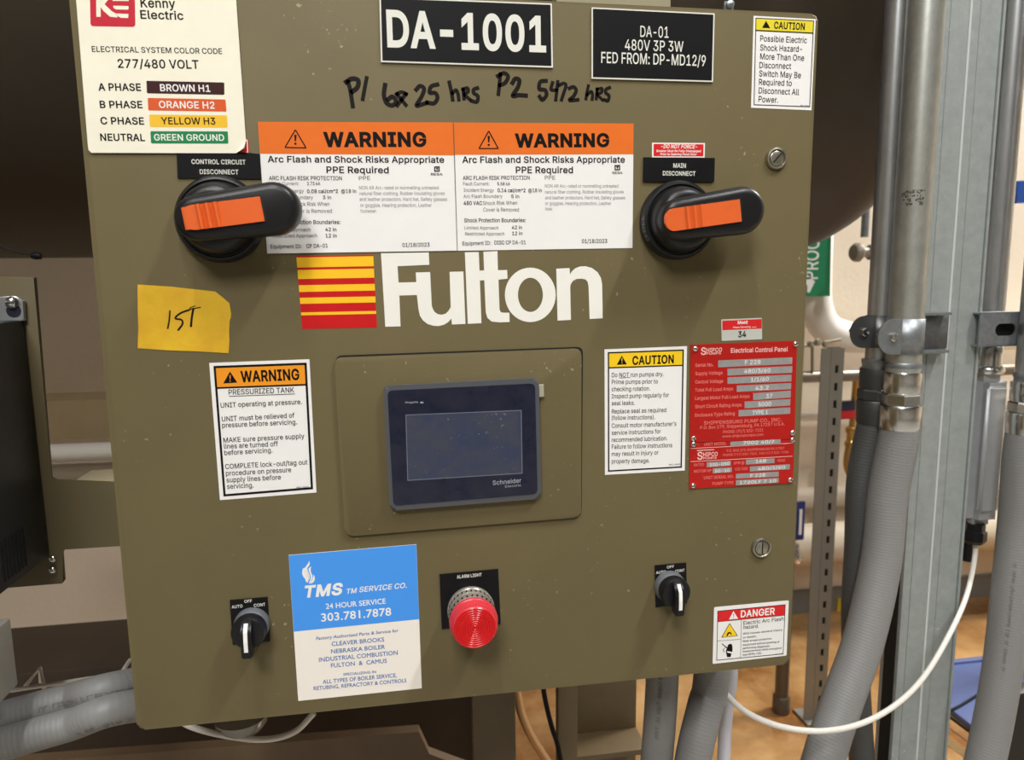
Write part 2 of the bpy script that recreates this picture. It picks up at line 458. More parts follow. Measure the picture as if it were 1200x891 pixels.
# ---------------------------------------------------------------- lettering
# Glyph outlines (cap height = 500 units); two characters per number.
FAL = r"""#$%&()*+,-./0123456789:;<=>?@ABCDEFGHIJKLMNOPQRSTUVWXYZ[]^_abcdefghijklmnopqrstuvwxyz{|}~"""
FONTS = {'s': (r'''
A .w )m)[+q/9,a/9.g)[-})[,l,{,T-g,4.v,A.v+|-f+f,{*V)[ *p+5*p+n-d+n-d+5
B ._ *=)[*=/9,=/9,_/7,|/1-:/&-O.u-b.e-o.P-y.<-~.$.$-h.#-R-{-A-u-2-m-$-c,t-U,k-,,V-<,O-L,J-],A-m,6-y,(.)+s.2+^.7+H.9+/.7*q.1*Y.&*D-t*1-b)|-J)o-.)e,i)^,B)[ *~*:,A*:,f*=-&*D-;*P-I*b-R*u-T+/-S+@-O+O-H+_->+m-2+x,~,%,n,-,Y,1,D,3*~,3 *~,k,:,k,L,l,],o,m,u,{,}-+-,-5-8-<-E-@-T-A-g-?-|-7.3-*.C,s.P,Y.W,<.Z*~.Z
C /: ,W)T,-)X+b)d+=)u*x*2*]*P*F*u*6+C*-+r**,J*-,~*6-Q*F-{*].D*x.d+=.{+b/2,-/<,W/@,r/>-./;-E/5-[/,-q.|.).o.:._.I.L.V.9.c.#.k-h.q-M./-M.+-_.$-o-x-}-V.C--.W,W._,9.[+y.T+^.G+G.5+4-z+#-^*s-=*l,t*j,J*l+}*s+W+#+7+4*w+G*a+_*M+y*@,9*9,W*6--*=-V*Q-x*t./+G.q+G.k+..c*r.V*[.I*H.:*7.)*&-r)u-[)j-F)b-/)Y,r)V
D /3 ,&)[*b)[*b*:+~*:,I*=,m*D-/*Q-H*e-]*|-m+;-x+[.#,#.%,K.#,s-y-;-n-Y-]-v-I.1-1.C,p.P,N.W,).Z*_.Z*_/9,-/9,]/6--/,-Q.v-s.^.3.A.H-y.W-P.c,~.f,K.c+t.W+F.H*y.2*T-r*7-P){-*)j,W)_ *~/9*~)[*=)[*=/9
E .9 *=)[*=/9-g/9-g.Z*~.Z*~,k-T,k-T,1*~,1*~*:-j*:-j)[
F .1 *=)[*=/9-d/9-d.Z*~.Z*~,c-K,c-K,)*~,)*~)[
G /D ,X)T,-)X+a)d+<)v*x*2*[*P*F*v*6+C*-+s**,J*-,~*6-Q*F-{*[.D*w.d+;.{+_/2,+/<,T/@,p/>-./:-F/4-]/+-r.{.*.m.;.].J.J.W.7.d-}.l-g.r-N./-N-v-{-U.B--.W,U._,8.[+x.T+^.G+G.5+4-z+#-^*s-=*l,t*j,J*l+}*s+W+#+7+4*w+G*a+_*M+z*@,:*9,X*6,u*8-3*>-J*H-_*V-q*i-~*}..+:.4+T.6+r.I+o,h+o,h,K.v,K.v+p.s+F.j*}.Y*[.E*?.-*(-k)o-I)a-$)W
H /A *=)[*=/9*~/9*~,n-{,n-{/9.a/9.a)[-{)[-{,4*~,4*~)[
I ,y )|)[)|*:*x*:*x.Z)|.Z)|/9,Y/9,Y.Z+^.Z+^*:,Y*:,Y)[
J .# +a)T+6)Y*m)h*L)}*5*@*&*g)~+8)~+S*d+S*d+8*g*w*n*^*{*K+2*>+G*6+a*3+y*6,2*>,D*K,Q*^,Y*w,[+8,[/9-B/9-B+8-=*g-/*@,s)},S)h,/)Y
K .k *k+8*k,#+2,Q+T,|+{-I-]/9.W/9,3,a *=)[*=/9*~/9*~-@*~,-*~+i*~)[ -g)[+d,O,0-&.W)[
L -{ *=)[*=/9*~/9*~*:-Z*:-Z)[
M 0U *=)[*=/9+>/9,b+c,l+E,x*|-)*T-3*2-$*2-/*S-;*{-G+E-Q+c.t/9/u/9/u)[/5)[/5,p/5-8/5-c/6.4/7.a/..0.z-].k-3._,p-G)[,k)[+P,p+E-2+7-Z+(./*r.a*y.a*z.7*{-f*{-:*|,p*|)[
N /G *=)[*=/9+//9-H+^-]+=-v*m.5*8.,*7.(*n.%+D.%+k.%/9.g/9.g)[-u)[+r,o+W-<+:-o*n.Z*y.]*|-r*~-9+#,p+#)[
O /Q ,V)T,-)X+b)d+=)u*y*2*]*P*G*u*6+C*-+r**,J*-,~*6-Q*G-{*].D*y.d+=.{+b/2,-/<,V/@-&/<-M/2-r.{.6.d.P.D.h-{.x-Q/%,~/*,J/%+r.x+C.h*u.P*P.6*2-r)u-M)d-&)X ,V*6,u*9-5*@-N*M-g*_-z*v./+7.;+V.B+|.E,J.B,t.;->./-^-z-{-g.6-N.G-5.T,u.[,V._,9.[+y.T+_.G+G.6+4-z+#-^*s-=*l,t*j,J*l+|*s+V+#+7+4*w+G*_+_*M+y*@,9*9
P .S *=)[*=/9,7/9,[/7,}/0->/#-U.o-j.[-x.D.&.+..-l.0-M..-0.&,p-x,U-j,?-U,+->+w,}+k,[+d,7+b*o+b*o,>,5,>,M,@,d,D,v,L-*,V-5,d->,s-E-(-H-:-J-M-H-b-E-s->.)-5.7-*.C,v.M,d.T,M.Y,4.Z*~.Z*~)[
Q /Q ,A+E-*+E-d*U-r*B.l),.(),-K)w-=*/ ,V)T,-)X+b)d+=)u*y*2*]*P*G*u*6+C*-+r**,J*-,~*6-Q*G-{*].D*y.d+=.{+b/2,-/<,V/@-&/<-M/2-r.{.6.d.P.D.h-{.x-Q/%,~/*,J/%+r.x+C.h*u.P*P.6*2-r)u-M)d-&)X ,V*6,u*9-5*@-N*M-g*_-z*v./+7.;+V.B+|.E,J.B,t.;->./-^-z-{-g.6-N.G-5.T,u.[,V._,9.[+y.T+_.G+G.6+4-z+#-^*s-=*l,t*j,J*l+|*s+V+#+7+4*w+G*_+_*M+y*@,9*9
R .W *=)[*=/9,8/9,]/7,~/0->/$-U.q-j.^-y.H.(./..-p.0-Q..-4.(,u-y,[-j,F-U,4->,$,~+v,]+o,8+m*c+m*c,K,6,K,N,L,e,P,w,V-*,a-6,l-?,y-E---I->-J-Q-I-f-E-w-?.,-6.9-*.E,v.N,e.U,M.Y,5.Z*~.Z*~)[ -R)[,2,1,|,1.B)[
S .U ,,)R+d)T+C)Z+%)f*i)t*R*)*A*=*4*T*,*o*(+/*k+/*n*x*t*h*}*X+.*M+<*C+M*<+_*6+s*3,,*2,B*4,V*7,k*=,|*F-/*P-;*]-D*l-I*|-K+2-I+A-E+N-=+Y-3+d-(+m,u+t,A,*+_,;+7,H*r,Y*W,n*D-**9-F*5-g*8.&*?.@*L.V*^.l*s.|+0/.+K/8+k/>,//@,O/>,n/8-./.-E.|-Y.l-l.W-x.B.$.*.(-l-C-l-=.)-1.<,{.L,e.W,J._,-.c+t.a+a.]+M.V+>.N+2.E+(.9*{.,*w-y*u-j*w-X*|-J+*-?+5-5+A--+O-%+|,r,T,d-),S-X,:-g,.-s+|-}+m.)+Z..+G./+1.-*r.%*W-u*@-d*,-N)v-5)g,s)[,P)T
T .W )|.Z)|/9.8/9.8.Z,L.Z,L)[+h)[+h.Z
U /A ,N)S,))V+a)^+@)l+$)}*j*8*U*Q*H*o*@+2*=+S*=/9*~/9*~+X+$+A+*+,+3*s+?*b+O*Q+c*E+x*<,4*6,N*5,k*6-&*<-<*E-N*Q-^*b-k*s-t+,-y+A-{+X-{/9.a/9.a+S.^+2.U*o.G*Q.5*8-y)}-])l-=)^,v)V
V .w +s)[)m/9*U/9+h+v,#+0,D){,7){,V+1,o+v-}/9.g/9,c)[
W 15 +A)[)m/9*S/9+I+l+U+8+c*_+m*)+e*)+o*_+{+8,,+l-#/9-n/9.f+l.r+8.~*_/.*)/$*)//*_/;+8/G+l0=/91$/9/N)[._)[-b-4-P-z-A.s-O.s-@-}-/-4,3)[
X .r )o)[,$,j,$,8)z/9*j/9+X.(+t-Z,,-:,?,q,4,q,H-:,[-Z,w.(-h/9.U/9,N,;,N,l._)[-p)[,q+(,X+K,E+k,3,3,@,3,-+l+v+L+]+(*])[
Y .p +s)[+s+x)m/9*]/9+h-J,*,q,E,3,,,3,G,r,f-J-o/9.^/9,W+x,W)[
Z .M *+)[*+*0,^-t-#.E-F.s-M.^,k.Z,+.Z**.Z**/9.#/9.#.f+O+(+-*Q*d)~*[*7+>*:+}*:.&*:.&)[
a -x +F)S+/)T*u)Y*a)b*M)l*=)y*1*.*&*@)}*U){*n)|+&*$+9*,+G*6+T*A+_*N+i+#+z+X,(,6,/,U,7,Z,<,_,B,a,J,_,[,[,j,V,v,O-$,F--,<-3,/-8+|-;+k-<+X-;+I-8+<-4*x,z*f,^**,p*4-**@-<*O-K*b-W*t-c+,-j+@-o+T-r+j-s,;-n,k-Y,y-O-*-B-4-2-<,z-@,c-B,G-B)[,b)[,b*5,H)u,#)]+o)W+Z)T +P*/+h*0+z*4,0*<,>*E,J*Q,S*_,Z*n,^*|,a+1,a+f,O+],3+V+p+Q+U+N+-+E*|+@*r+:*j+2*c+)*_*x*]*k*^*^*c*R*h*I*p*A*y*;+)*5
b .? ,2)S+w)T+d)X+R)a+0)|*x*<*r*<*r)[*6)[*6/9*t/9*t-1+0-K+Q-g+c-n+v-r,1-s,O-p,m-h-+-Y-A-H-S-1-d,r-p,Q-v,/-y+e-v+=-p*v-e*U-T*:-A*#-+)m,m)_,O)V ,(*0,>*2,R*8,e*B,s*P-#*c--*w-4+2-8+J-9+e-8,#-4,;-.,Q-#,f,s,w,e-),R-3,>-9,(-;+n-9+X-3+G-*+9,x+-,g+#,R*x,=*t,$*s+e*t+I*x+0+#*u+-*b+9*O+H*B+Y*8+n*2
c -~ +w)S+T)V+7)_*w)m*^*#*I*;*9*V*-*v*%+=*#+c*%,-*-,O*9,p*I-0*^-F*w-Y+7-h+T-p+w-s,P-l,~-U-E-3-Z,b,|,Q,o,n,Y-(,>-6+w-;+^-9+I-3+8-(+),u*x,d*o,N*h,8*d+|*c+c*d+I*h+2*o*w*x*d+)*Q+8*C+I*8+^*2+w*0,>*5,Z*C,q*Y,}*w-]*i-V*V-O*G-F*9-#)r,P)Z
d .? +k)S+K)V+0)_*r)m*Y*#*G*:*8*U*-*v*%+=*#+e*%,/*-,Q*8,r*G-1*Z-H*r-Y+0-h+K-p+k-s,%-r,9-n,I-g,l-K-#-1-(/9-f/9-f)[-*)[-**<-#*<,l)|,H)a,8)X,%)T +t*0,.*2,B*8,S*B,c*O,o*b,x*u-#+0-(+I-)+e-(,$-#,=,x,R,o,g,c,x,S-*,B-3,/-9+t-;+]-9+H-3+7-)+),w*x,f*o,Q*h,;*d,#*c+e*d+J*h+2*o*w*x*c+)*P+8*B+I*8+]*2
e .+ +{)S+W)V+8)_*w)m*^*#*I*;*9*U*-*v*%+<*#+c*%,,*-,N*8,o*H-/*]-F*u-X+5-h+R-p+u-s,.-r,B-n,U-i,j-_,{-T-1-F-?-6-L,}-V,g-_,L-d,/-f+j-f+O*K+O*K,)-C,)-&+r-%,.,},D,w,X,n,k,b,z,R-+,B-4,/-:+u-;+^-:+J-4+9-++*,z*y,l*o,Y*h,G*d,3*b+z*b+W*d+=*i+%*q*l*{*Y+.*J+=*>+P*6+f*1+|*/,I*6,k*I,~*l-_*[-W*I-M*8-@*)-1)v,{)k,h)a,P)X,9)T
f ,I ,0-n,0-8)c-8)c-n *Q)[*Q.F*S.Z*X.n*b.~*m/0*z/:+./C+>/I+O/M+c/N,*/K,?/E,/.l+~.p+j.r+X.p+K.l+A.d+:.W+6.J+4.9+4)[
g .@ +v&{+Z&|+B($+-(+*t(3*c(<*S(H*F(T*<(d*4(r*h)3*{(u+A(^+O(X+c(U+v(T,8(W,P(_,g(l,w(}-%)9-))U-)*E,l*+,H)l,8)f,$)c+k)b+L)d+1)k*s)w*Z*-*H*A*8*[*-*z*%+@*#+g*%,1*-,R*8,r*G-2*Z-H*r-Y+0-h+L-p+l-s,%-r,9-n,I-g,m-K-$-0-+-n-g-n-g)R-e)4-[(t-O(]-?(I-,(:,p(.,T(%,9&} +t*<,/*>,B*C,S*L,c*X,o*i,y*{-$+5-)+L-*+h-),&-$,>,y,S,p,h,d,x,S-*,C-3,/-9+t-;+]-9+I-3+8-)+),w*x,g*o,R*h,=*d,%*c+h*d+M*h+6*o*|*x*j+)*Y+8*L+I*C+]*>
h .1 *t,/*t)[*6)[*6/9*t/9*t,m*i,m*v-1++-I+>-[+U-i+o-p,/-s,H-q,_-l,t-c-+-U-:-E-F-2-O,w-T,Z-V,<-V)[,u)[,u,7,r,R,k,k,],},K-0,7-8+y-:+h-9+V-5+G-/+:-%+.,v+$,h*y,V*u,C
i +M *6)[*6-n*t-n*t)[ *T.Q*I.S*@.V*7.^*0.g*,.p*+.{*,/**0/4*7/<*@/C*I/F*T/H*a/F*k/C*t/<*{/4+#/*+$.{+#.p*{.g*t.^*k.V*a.S
j +M *6-n*t-n*t)=*s)(*o(o*h([*](L*P(?*B(5*0(.)w())a(()Q(()Q(a)^(a)o(b){(g**(o*0({*4).*6)> *T.Q*I.S*?.V*7.^*0.g*,.p**.{*,/**0/4*7/<*?/C*I/F*T/H*a/F*k/C*t/<*z/4*~/*+$.{*~.p*z.g*t.^*k.V*a.S
k -o *p+/*p+{*z+{,j-n-Y-n+_+o+W+o *6)[*6/9*t/9*t)[ ,s)[+:+b+g,1-g)[
l +e +2)Y*s)[*[)d*K)q*?*&*8*<*6*U*6/9*t/9*t*e*t*T*w*H*z*?+$*:+-*6+9*5+G*6+P*7+[)_+H)Z
m 0C *6)[*6-n*r-n*r,t*t-,*|-=++-K+7-W+D-c+R-k+c-p+s-s,&-u,A-r,X-i,l-Z,{-G-+-2-2,t-*,t-0-*-8-:-B-H-O-U-^-a-o-i.$-p.8-s.K-u.b-s.v-n/.-f/>-Y/M-K/X-:/c-$/i,h/j,K/j)[/,)[/,,I/*,d.},w.p-*._-4.M-:.9-<.)-;-v-7-i-1-[-)-R,{-J,o-E,b-B,R-A,C-A)[,^)[,^,O,[,e,T,v,I-),:-3,(-:+o-<+a-;+Q-7+D-2+8-*+-,{+$,n*y,_*u,M*t,:*t)[
n .1 *t,/*t)[*6)[*6-n*r-n*r,m*i,m*v-1++-I+>-[+U-i+o-p,/-s,H-q,_-l,t-c-+-U-:-E-F-2-O,w-T,Z-V,<-V)[,u)[,u,7,r,R,k,k,],},K-0,7-8+y-:+h-9+V-5+G-/+:-%+.,v+$,h*y,V*u,C
o .6 +w)S+T)V+7)_*w)m*^*#*I*;*9*V*-*v*%+=*#+c*%,-*-,O*9,p*I-0*^-F*w-Y+7-h+T-p+w-s,<-p,Z-h,w-Y-4-F-H-0-X,p-f,O-m,--o+c-m+=-f*v-X*V-H*;-4*#,w)m,Z)_,<)V +w*0,3*2,H*8,Z*C,j*Q,w*d-$*w-++2-/+I-1+c-/+|-+,8-$,N,w,d,j,u,Z-(,H-3,3-9+w-;+^-9+I-3+8-(+),u*x,d*o,N*h,8*d+|*c+c*d+I*h+2*o*w*x*d+)*Q+8*C+I*8+^*2
p .? *6((*6-n*r-n*r-1*x-1+0-K+Q-g+c-n+v-r,1-s,O-p,m-h-+-Y-A-H-S-1-d,r-p,Q-v,/-y+e-v+=-p*v-e*U-T*:-A*#-+)m,m)_,O)V,2)S+w)T+d)X+S)a+1)|*x*<*t(( ,(*0,>*2,R*8,e*B,s*P-#*c--*w-4+2-8+J-9+e-8,#-4,;-.,Q-#,f,s,w,e-),R-3,>-9,(-;+n-9+X-3+G-*+9,x+-,g+#,R*x,=*t,$*s+e*t+I*x+0+#*u+-*b+9*O+H*B+Y*8+n*2
q .? -f((-(((-(*<,l)|,H)a,8)X,%)T+k)S+K)V+0)_*r)m*Y*#*G*:*8*U*-*v*%+=*#+e*%,/*-,Q*8,r*G-1*Z-H*r-Y+0-h+K-p+k-s,%-r,9-n,I-g,l-K-#-1-*-1-*-n-f-n +t*0,.*2,B*8,S*B,c*O,o*b,x*u-#+0-(+I-)+e-(,$-#,=,x,R,o,g,c,x,S-*,B-3,/-9+t-;+]-9+H-3+7-)+),w*x,f*o,Q*h,;*d,#*c+e*d+J*h+2*o*w*x*c+)*P+8*B+I*8+]*2
r ,O *6)[*6-n*r-n*r-2*~-D+/-S+?-b+Q-l+g-q+|-s,1-s,?-r,?-4,2-6+v-7+f-6+T-2+E-,+8-#+.,u+$,i*y,Y*u,J*t,9*t)[
s -_ +])S+C)T+,)X*r)_*^)i*M)t*?*&*3*7*+*J*$*a*_*m*g*X*q*I*~*=+3*5+F*0+[*/+u*0,/*6,@*?,M*K,U*X,W*i,V*u,Q+$,J+.,?+6,1+=+{+A+<+P*x+Z*]+h*I+x*;,/*3,E*0,^*2,t*8-,*B-=*O-L*b-Y*u-e+0-m+G-q+c-s+{-r,6-n,I-g,[-],k-Q,x-D-&-6-/-%-5,o,W,b,R,p,I,},>--,0-6+y-<+c->+L-<+:-7+*-.*x,~*q,q*o,b*p,T*u,H*~,?+/,7+>,1+R,+,2+y,Q+o,l+c-#+Q-2+?-:+*-=*m-:*V-4*B-**0,w)|,f)n,O)c,8)Y+z)U
t ,/ +s-n+s-8)c-8)c-n *B.o+$.o+$*d+%*S+)*G+/*>+7*8+B*4+P*3+a*4+q*7+|)^+h)X+N)W+1)Z*s)d*])r*N***E*A*B*^
u .1 +])V+D)X+.)^*u)h*c)t*R*(*F*<*=*R*7*o*6+2*6-n*t-n*t+7*v*w*~*_+0*L+A*>+U*6+p*3,%*5,6*8,E*?,R*H,^*S,i*c,o*s,t++,u+?,u-n-V-n-V)[,w)[,w*]-$*],s*=,b*#,M)n,6)b+y)X
v -x +I)[)n-n*U-n+K+A+c*W+u)q+_)q+r*W,,+A,~-n-f-n,.)[
w /t +0)[)s-n*X-n+,+}+@+/+U*++K*++a+-+v+},H-n-.-n-Z+}-p+..)*+-z*+.4+..H+}.x-n/]-n.D)[-c)[-0+R,},-,p,f,b-C,p-C,b,f,R,-,D+R+n)[
x -m )q)[+Q,%+Q+Q)y-n*f-n+:,~+Y,I+w+u+U+u+r,I,5,~,g-n-Q-n+x+O+x+}-W)[,l)[,3*V+o+/+S+]+t+]+X+/+;*V*])[
y -x *1(,*>(b*H(_*j(^*s(a*|(f+)(m+0(w+7))+=)8+I)Z)n-n*U-n+K+A+c*W+u)q+_)q+r*W,,+A,~-n-f-n+t(}+V(K+K(?+?(6+2(/*~()*o(%*]($*A(&
z -o *+)[*+*/,J-1*1-4*1-n->-n->-<+$*=-D*9-D)[
0 .[ ,/)T+f)X+E)d+))u*k*1*U*N*F*s*:+A*3+q*1,J*3-#*:-R*F-}*V.E*l.e+).|+E/2+g/<,//@,R/<,s/2-4.|-M.e-c.E-s-}-~-R.*-#.,,J.*+q-~+A-s*s-c*N-M*1-5)u,t)d,R)X ,/*3,F*5,[*=,o*J-#*^-1*v-;+6-C+V-G+|-I,J-G,t-C->-;-_-1-{-#.7,o.J,[.W,F.a,/.d+r.a+].W+I.J+9.7+,-{*}-_*u->*q,t*o,J*q+|*u+V*}+6+,*v+9*^+I*J+]*=+r*5
1 .[ *M)[*M*8-y*8-y)[ ,a/9,a)[+|)[+|.W*W-W*W.A+n/9
2 .[ *A)[*A*1,6,1,g,h-(-8-.-F-1-U-2-f-0-w-,.,-$.9,w.E,l.O,].W,N.^,=.c,,.d+t.b+c.]+R.V+E.M+:.B+1.4++.$+&-o+%-[*B-[*E-y*K.9*W.Q*h.h*{.y+6/-+N/7+k/>,-/@,J/>,f/7-#/--9.z-K.i-Z.T-g.=-m.%-o-g-n-S-k-A-f-/-[,x-P,e-A,N,V+Z+?*=-x*:-x)[
3 .[ ,%)T+d)V+F)]++)g*o)s*X*(*G*:*:*P*1*j*-++*o++*r*u*x*g+$*X+0*L+=*C+K*<+]*7+o*4,&*3,;*4,M*8,_*>,p*F,}*Q-,*^-4*n-9+#-:+7-9+I-5+Z-.+l,~+z,q,+,_,6,J,=,2,B+q,C+C,C+C,x,m.W*F.Z*F/9-g/9-g.e+{,c+{,n,C,o,e,k-%,a-?,Q-S,@-f,+-r+n-y+S-{+7-y*v-q*[-e*C-S*.->)x-%)i,f)^,G)V
4 .[ *)*l*)+E,C/9-(/9*o+L.4+I.4*l ,g)[,g*{,g+9,g-/-H-/-H)[
5 .[ ,))T+h)V+K)]+3)h*x)u*e***S*=*H*R*@*k*=+)*|+)+#*v+)*h+1*Y+:*N+F*E+S*=+d*8+t*4,)*3,=*5,O*9,a*A,p*L,}*Y-,*k-3*|-8+4-9+H-8+^-3+r-+,),|,9,o,G,_,R,M,Z,:,a,%,b+N,X+>,R+2,J+&,B*D,H*b/9-a/9-a.Z+=.Z+-,z+;-(+H-0+W-6+j-;+{->,2-?,H-=,^-9,s-2-*-)-;,x-J,j-W,X-d,G-m,3-t+y-x+c-y+I-w+*-p*i-d*L-Q*5->)|-%)l,g)_,H)W
6 .[ ,.)T+l)W+N)_+5)k*y){*g*4*U*K*J*g*C+)*@+H*B+b*H+|*P,;*_,X*s,{+0-F,H/9-3/9+=,Q+K,m+k-$,7-,,T-*,q,~--,t-B,e-T,Q-d,<-o+~-u+c-w+C-u+$-n*e-b*I-Q*3->){-()k,j)_,L)W ,.*2,A*3,R*8,d*@,r*J,}*W-,*h-3*x-7+0-9+C-7+X-3+l-,+},},0,r,=,d,G,R,O,A,S,.,U+w,S+f,O+T,G+F,=+:,1+1+}+)+m+$+X+#+E+$+0+)*y+1*h+:*W+F*J+T*@+f*8+w*3
7 .[ *c)[-5.W*?.Z*?/9-y/9-y.W+K)[
8 .[ ,.)T+i)V+I)]+.)h*q)v*[*+*K*?*?*U*7*o*5+.*6+C*;+V*B+k*L+|*W,0*g,=*w,H+-,O+?,T+(,a*o,n*^-%*Q-;*J-S*G-o*I.,*P.C*[.X*l.m*~.|+8/.+P/8+m/>,./@,K/>,g/8-#/.-9.|-K.m-Z.X-g.C-n.,-p-o-n-S-f-;-X-%-H,n-5,a,y,V-0,O-A,H-P,=-_,0-l+|-v+k-}+V.%+C.(+..%*o-y*U-m*?-Z*+-F)v-.)h,n)],O)V ,.*2,D*4,W*7,j*=,y*E-**P-4*]-<*l-@*{-B+1-@+C-<+S-4+d-)+r,w+},h,+,U,2,B,6,.,7+u,6+b,2+O,++@+}+3+r+)+d*|+S*w+C*u+1*w*{*{*l+(*]+2*P+>*E+M*=+a*7+t*4 ,.,o,?,p,O,s,^,y,l-%,w-0-$-<-+-I-/-X-1-j-/-z-,..-$.;,x.F,m.P,_.X,P.^,@.c,..d+x.c+h.^+W.X+K.P+@.F+7.;+1..+--z+,-j+--X+1-I+7-<+@-0+K-%+X,y+h,s+x,p
9 .[ ,./@,L/=,j/6-(/+->.v-Q.b-c.I-n./-u-m-w-L-u-4-p,u-g,Y-X,<-E+v--+N+p)[+))[,z,C,m,),L+q,%+j+d+l+H+s+0+}*v,1*d,C*T,X*I,s*C-3*@-Q*C-q*J.2*U.K*g.c*z.v+5/++N/6+l/= ,..d+w.c+f.]+T.T+F.J+:.=+1..+*-y+%-f+#-Q+%-=+*-*+1,t+:,f+F,W+T,M+f,E+w,A,.,?,A,A,R,E,d,M,r,W,},e-,,t-3-*-7-<-9-O-7-f-3-x-,..,}.=,r.J,d.T,R.],A.c
. +d *b)W*T)X*I)]*@)f*9)o*4)z*3***4*6*9*A*@*J*I*Q*T*V*b*W*n*V*x*Q+&*J+.*A+2*6+4**+2)z+.)o+&)f*x)]*n)X
, +d *&(?*D*H+0*H*U(?
: +d *b)W*T)X*I)]*@)f*9)o*4)z*3***4*6*9*A*@*J*I*Q*T*V*b*W*n*V*x*Q+&*J+.*A+2*6+4**+2)z+.)o+&)f*x)]*n)X *b,Z*T,]*I,b*@,i*9,s*4,}*3-.*4-:*9-D*@-N*I-U*T-Y*b-[*n-Y*x-U+&-N+.-D+2-:+4-.+2,}+.,s+&,i*x,b*n,]
; +d *&(?*D*H+0*H*U(? *j,Z*],]*Q,b*H,i*A,s*<,}*;-.*<-:*A-D*H-N*Q-U*]-Y*j-[*v-Y+$-U+/-N+6-D+:-:+<-.+:,}+6,s+/,i+$,b*v,]
- .[ -B,@-B+d*t+d*t,@
/ ,E ,7/P*H(k)k(k+X/P
( ,] *Z+v*[,@*a,i*g-5*o-^*y.*+*.P+8.u+G/:+V/W,8/W+g.C+H-++B,b+?,=+>+v+G*u+d)m,8(V+V(V+=)-+&)a*q*8*e*l*]+C
) ,] *&(V*V)o*s*v*|+v*{,=*w,b*r-+*S.C*&/W*c/W*s/:+&.u+4.P+@.*+J-^+S-5+Y,h+^,@+_+v+[+B+T*k+H*6+7)^*})-*c(V
& .V +l)T+K)V+/)]*p)i*X)v*F*,*7*?*,*T*%*n*#+,*$+@*)+S*1+e*;+u*G,(*U,7+3,d,#-A,9-Q,J-i,Q.,,P.;,J.H,A.S,5.],&.c+q.e+N.[+8.F+3.<+0.2+0.%+8-]+O-9+s,i.L)[-^)[+Q,4*{,r*X-I*Q-Z*M-n*L.%*N.;*S.N*[.b*i.r*w/#+-//+A/7+V/<+p/>,,/<,B/7,U//,h/$,v.s-%.d-..Q-3.?-5.+---Z,p-6,L,r+A,%+.+r*{+d*p+T*i+G*e+9*c+**e*u*i*g*o*X*x*L+)*B+6*:+E*4+U*1+i*0+|*1,4*5,G*<,X*F,k*R,z*b-,*r-8+)-A+>-H+T-M+n-N,,./,,.-+i.*+M.#+6-e*^-J*?->*0--){,s)n,Z)d,B)Z,*)V
@ 1+ -T(/-$(1,R(8,*(D+_(T+>(j*|)&*d)D*N)f*>*/*3*X*,+***+Y*,,.*3,Y*>-&*N-K*d-n*}./+>.H+_.],(.n,O.z,{/%-N/(-|/%.I.y.p.m/6.[/T.F/p./0*-o0<-P0J-00T,j0Z,F0]+~0X+40U*x0O*c0H*L0?*:03*+0$)y/o)o/X)i/A)g.t)m.O*$.G*..A*9.=*E.4*7.)*+-w)z-f)q-P)k-8)i,w)l,])s,F*$,4*5,$*I+t*c+k*}+f+>+d+]+f+{+l,;+v,T,),l,9-#,M-4,e-?,|-F-;-H-P-G-d-C-s-<.$-4.0-,.7,~.:-@.q-@.q*p.s*c.v*V.}*K/**C/5*>/B*</Q*>/_*C/j*L/r*Y/x*l/}+%0&,#0%,@/|,]/t,y/i-8/X-P/G-h/2-{.u.1.X.>.:.I-s.O-L.Q-&.O,_.I,>.?+|.1+c-{+J-g+6-M+%-1*u,n*k,J*f,%*d+X*f+0*k*g*u*C+%*$+7)d+K)K+d)6,#)%,B(s,e(j-/(d-V(b.3(g.b(r/%(|/5(K.h(>.2(3 -;*B-O*C-b*H-q*O-}*Y.,*h.3*x.8+0.;+F.<+a.;+y.8,3.2,D.+,R-|,^-o,g-a,l-O,p-<,q-+,o,v,j,h,b,Z,V,P,I,H,;,B,*,?+s,>+a,?+J,A+7,F+#,M*o,V*_,d*R,r*I-(*D
^ -8 +A.h+R.h+R.M+A.M )w,c+(/)+m/),y,c,<,c+G.W*X,c
' +v *O-/*G/9+./9+&-/
! +l *D+G*@/9++/9+&+G *d)W*W)X*L)]*C)f*;)o*7)z*5***7*6*;*@*C*J*L*Q*W*U*d*W*p*U*{*Q+)*J+0*@+5*6+6**+5)z+0)o+))f*{)]*p)X
''', 184.6), 'h': (r'''
A /. ,Y/<,&/<)[)[*K)[+1+<-T+<.>)[/.)[ ,?.&-7,#+M,#
B .; *9)[,3)[->)r-v*I.,+.-y+m-M,?,h,X-8,u-Q-=-Y-m-I.P,r/%+s/9*9/9 +(.Q+l.Q,E.H,b./,j-g,]-8,9,y+W,p+(,p +(,-,$,-,f+~-/+c-;+9-2*o,l*O,)*C+(*C
C /L /%.r.@/.-c/;-,/@+Q.x*I-t*$,C*A+,+A*$-()T-q)Z.Q)l/+*&/+*x.J*W-j*D-/*=+y*V+0+?*q,I+1-S+y.=-,.W-f.Q.D.@/%-~
D /m *:)[,K)[.&*%/)+)/I,J/--h./.m,J/9*:/9 +).Q,>.Q-X.8.B-N.X,J.H+X-g*g,B*C+)*C
E -h -J/9*9/9*9)[-P)[-P*C+(*C+(,,-B,,-B,n+(,n+(.Q-J.Q
F -O -:/9*:/9*:)[+))[+),8-:,8-:,{+),{+).Q-:.Q
G /f /2,F-=,F-=+a.D+a.D*Q-|*G-V*@-0*=+{*V+2+@*s,I+2-R+x.=-&.W-e.Q.F.A/(.$/(.p.=//-a/<-(/@+Q.x*J-u*&,G*J*x+O)x-%)T-i)Y.L)h/2*#
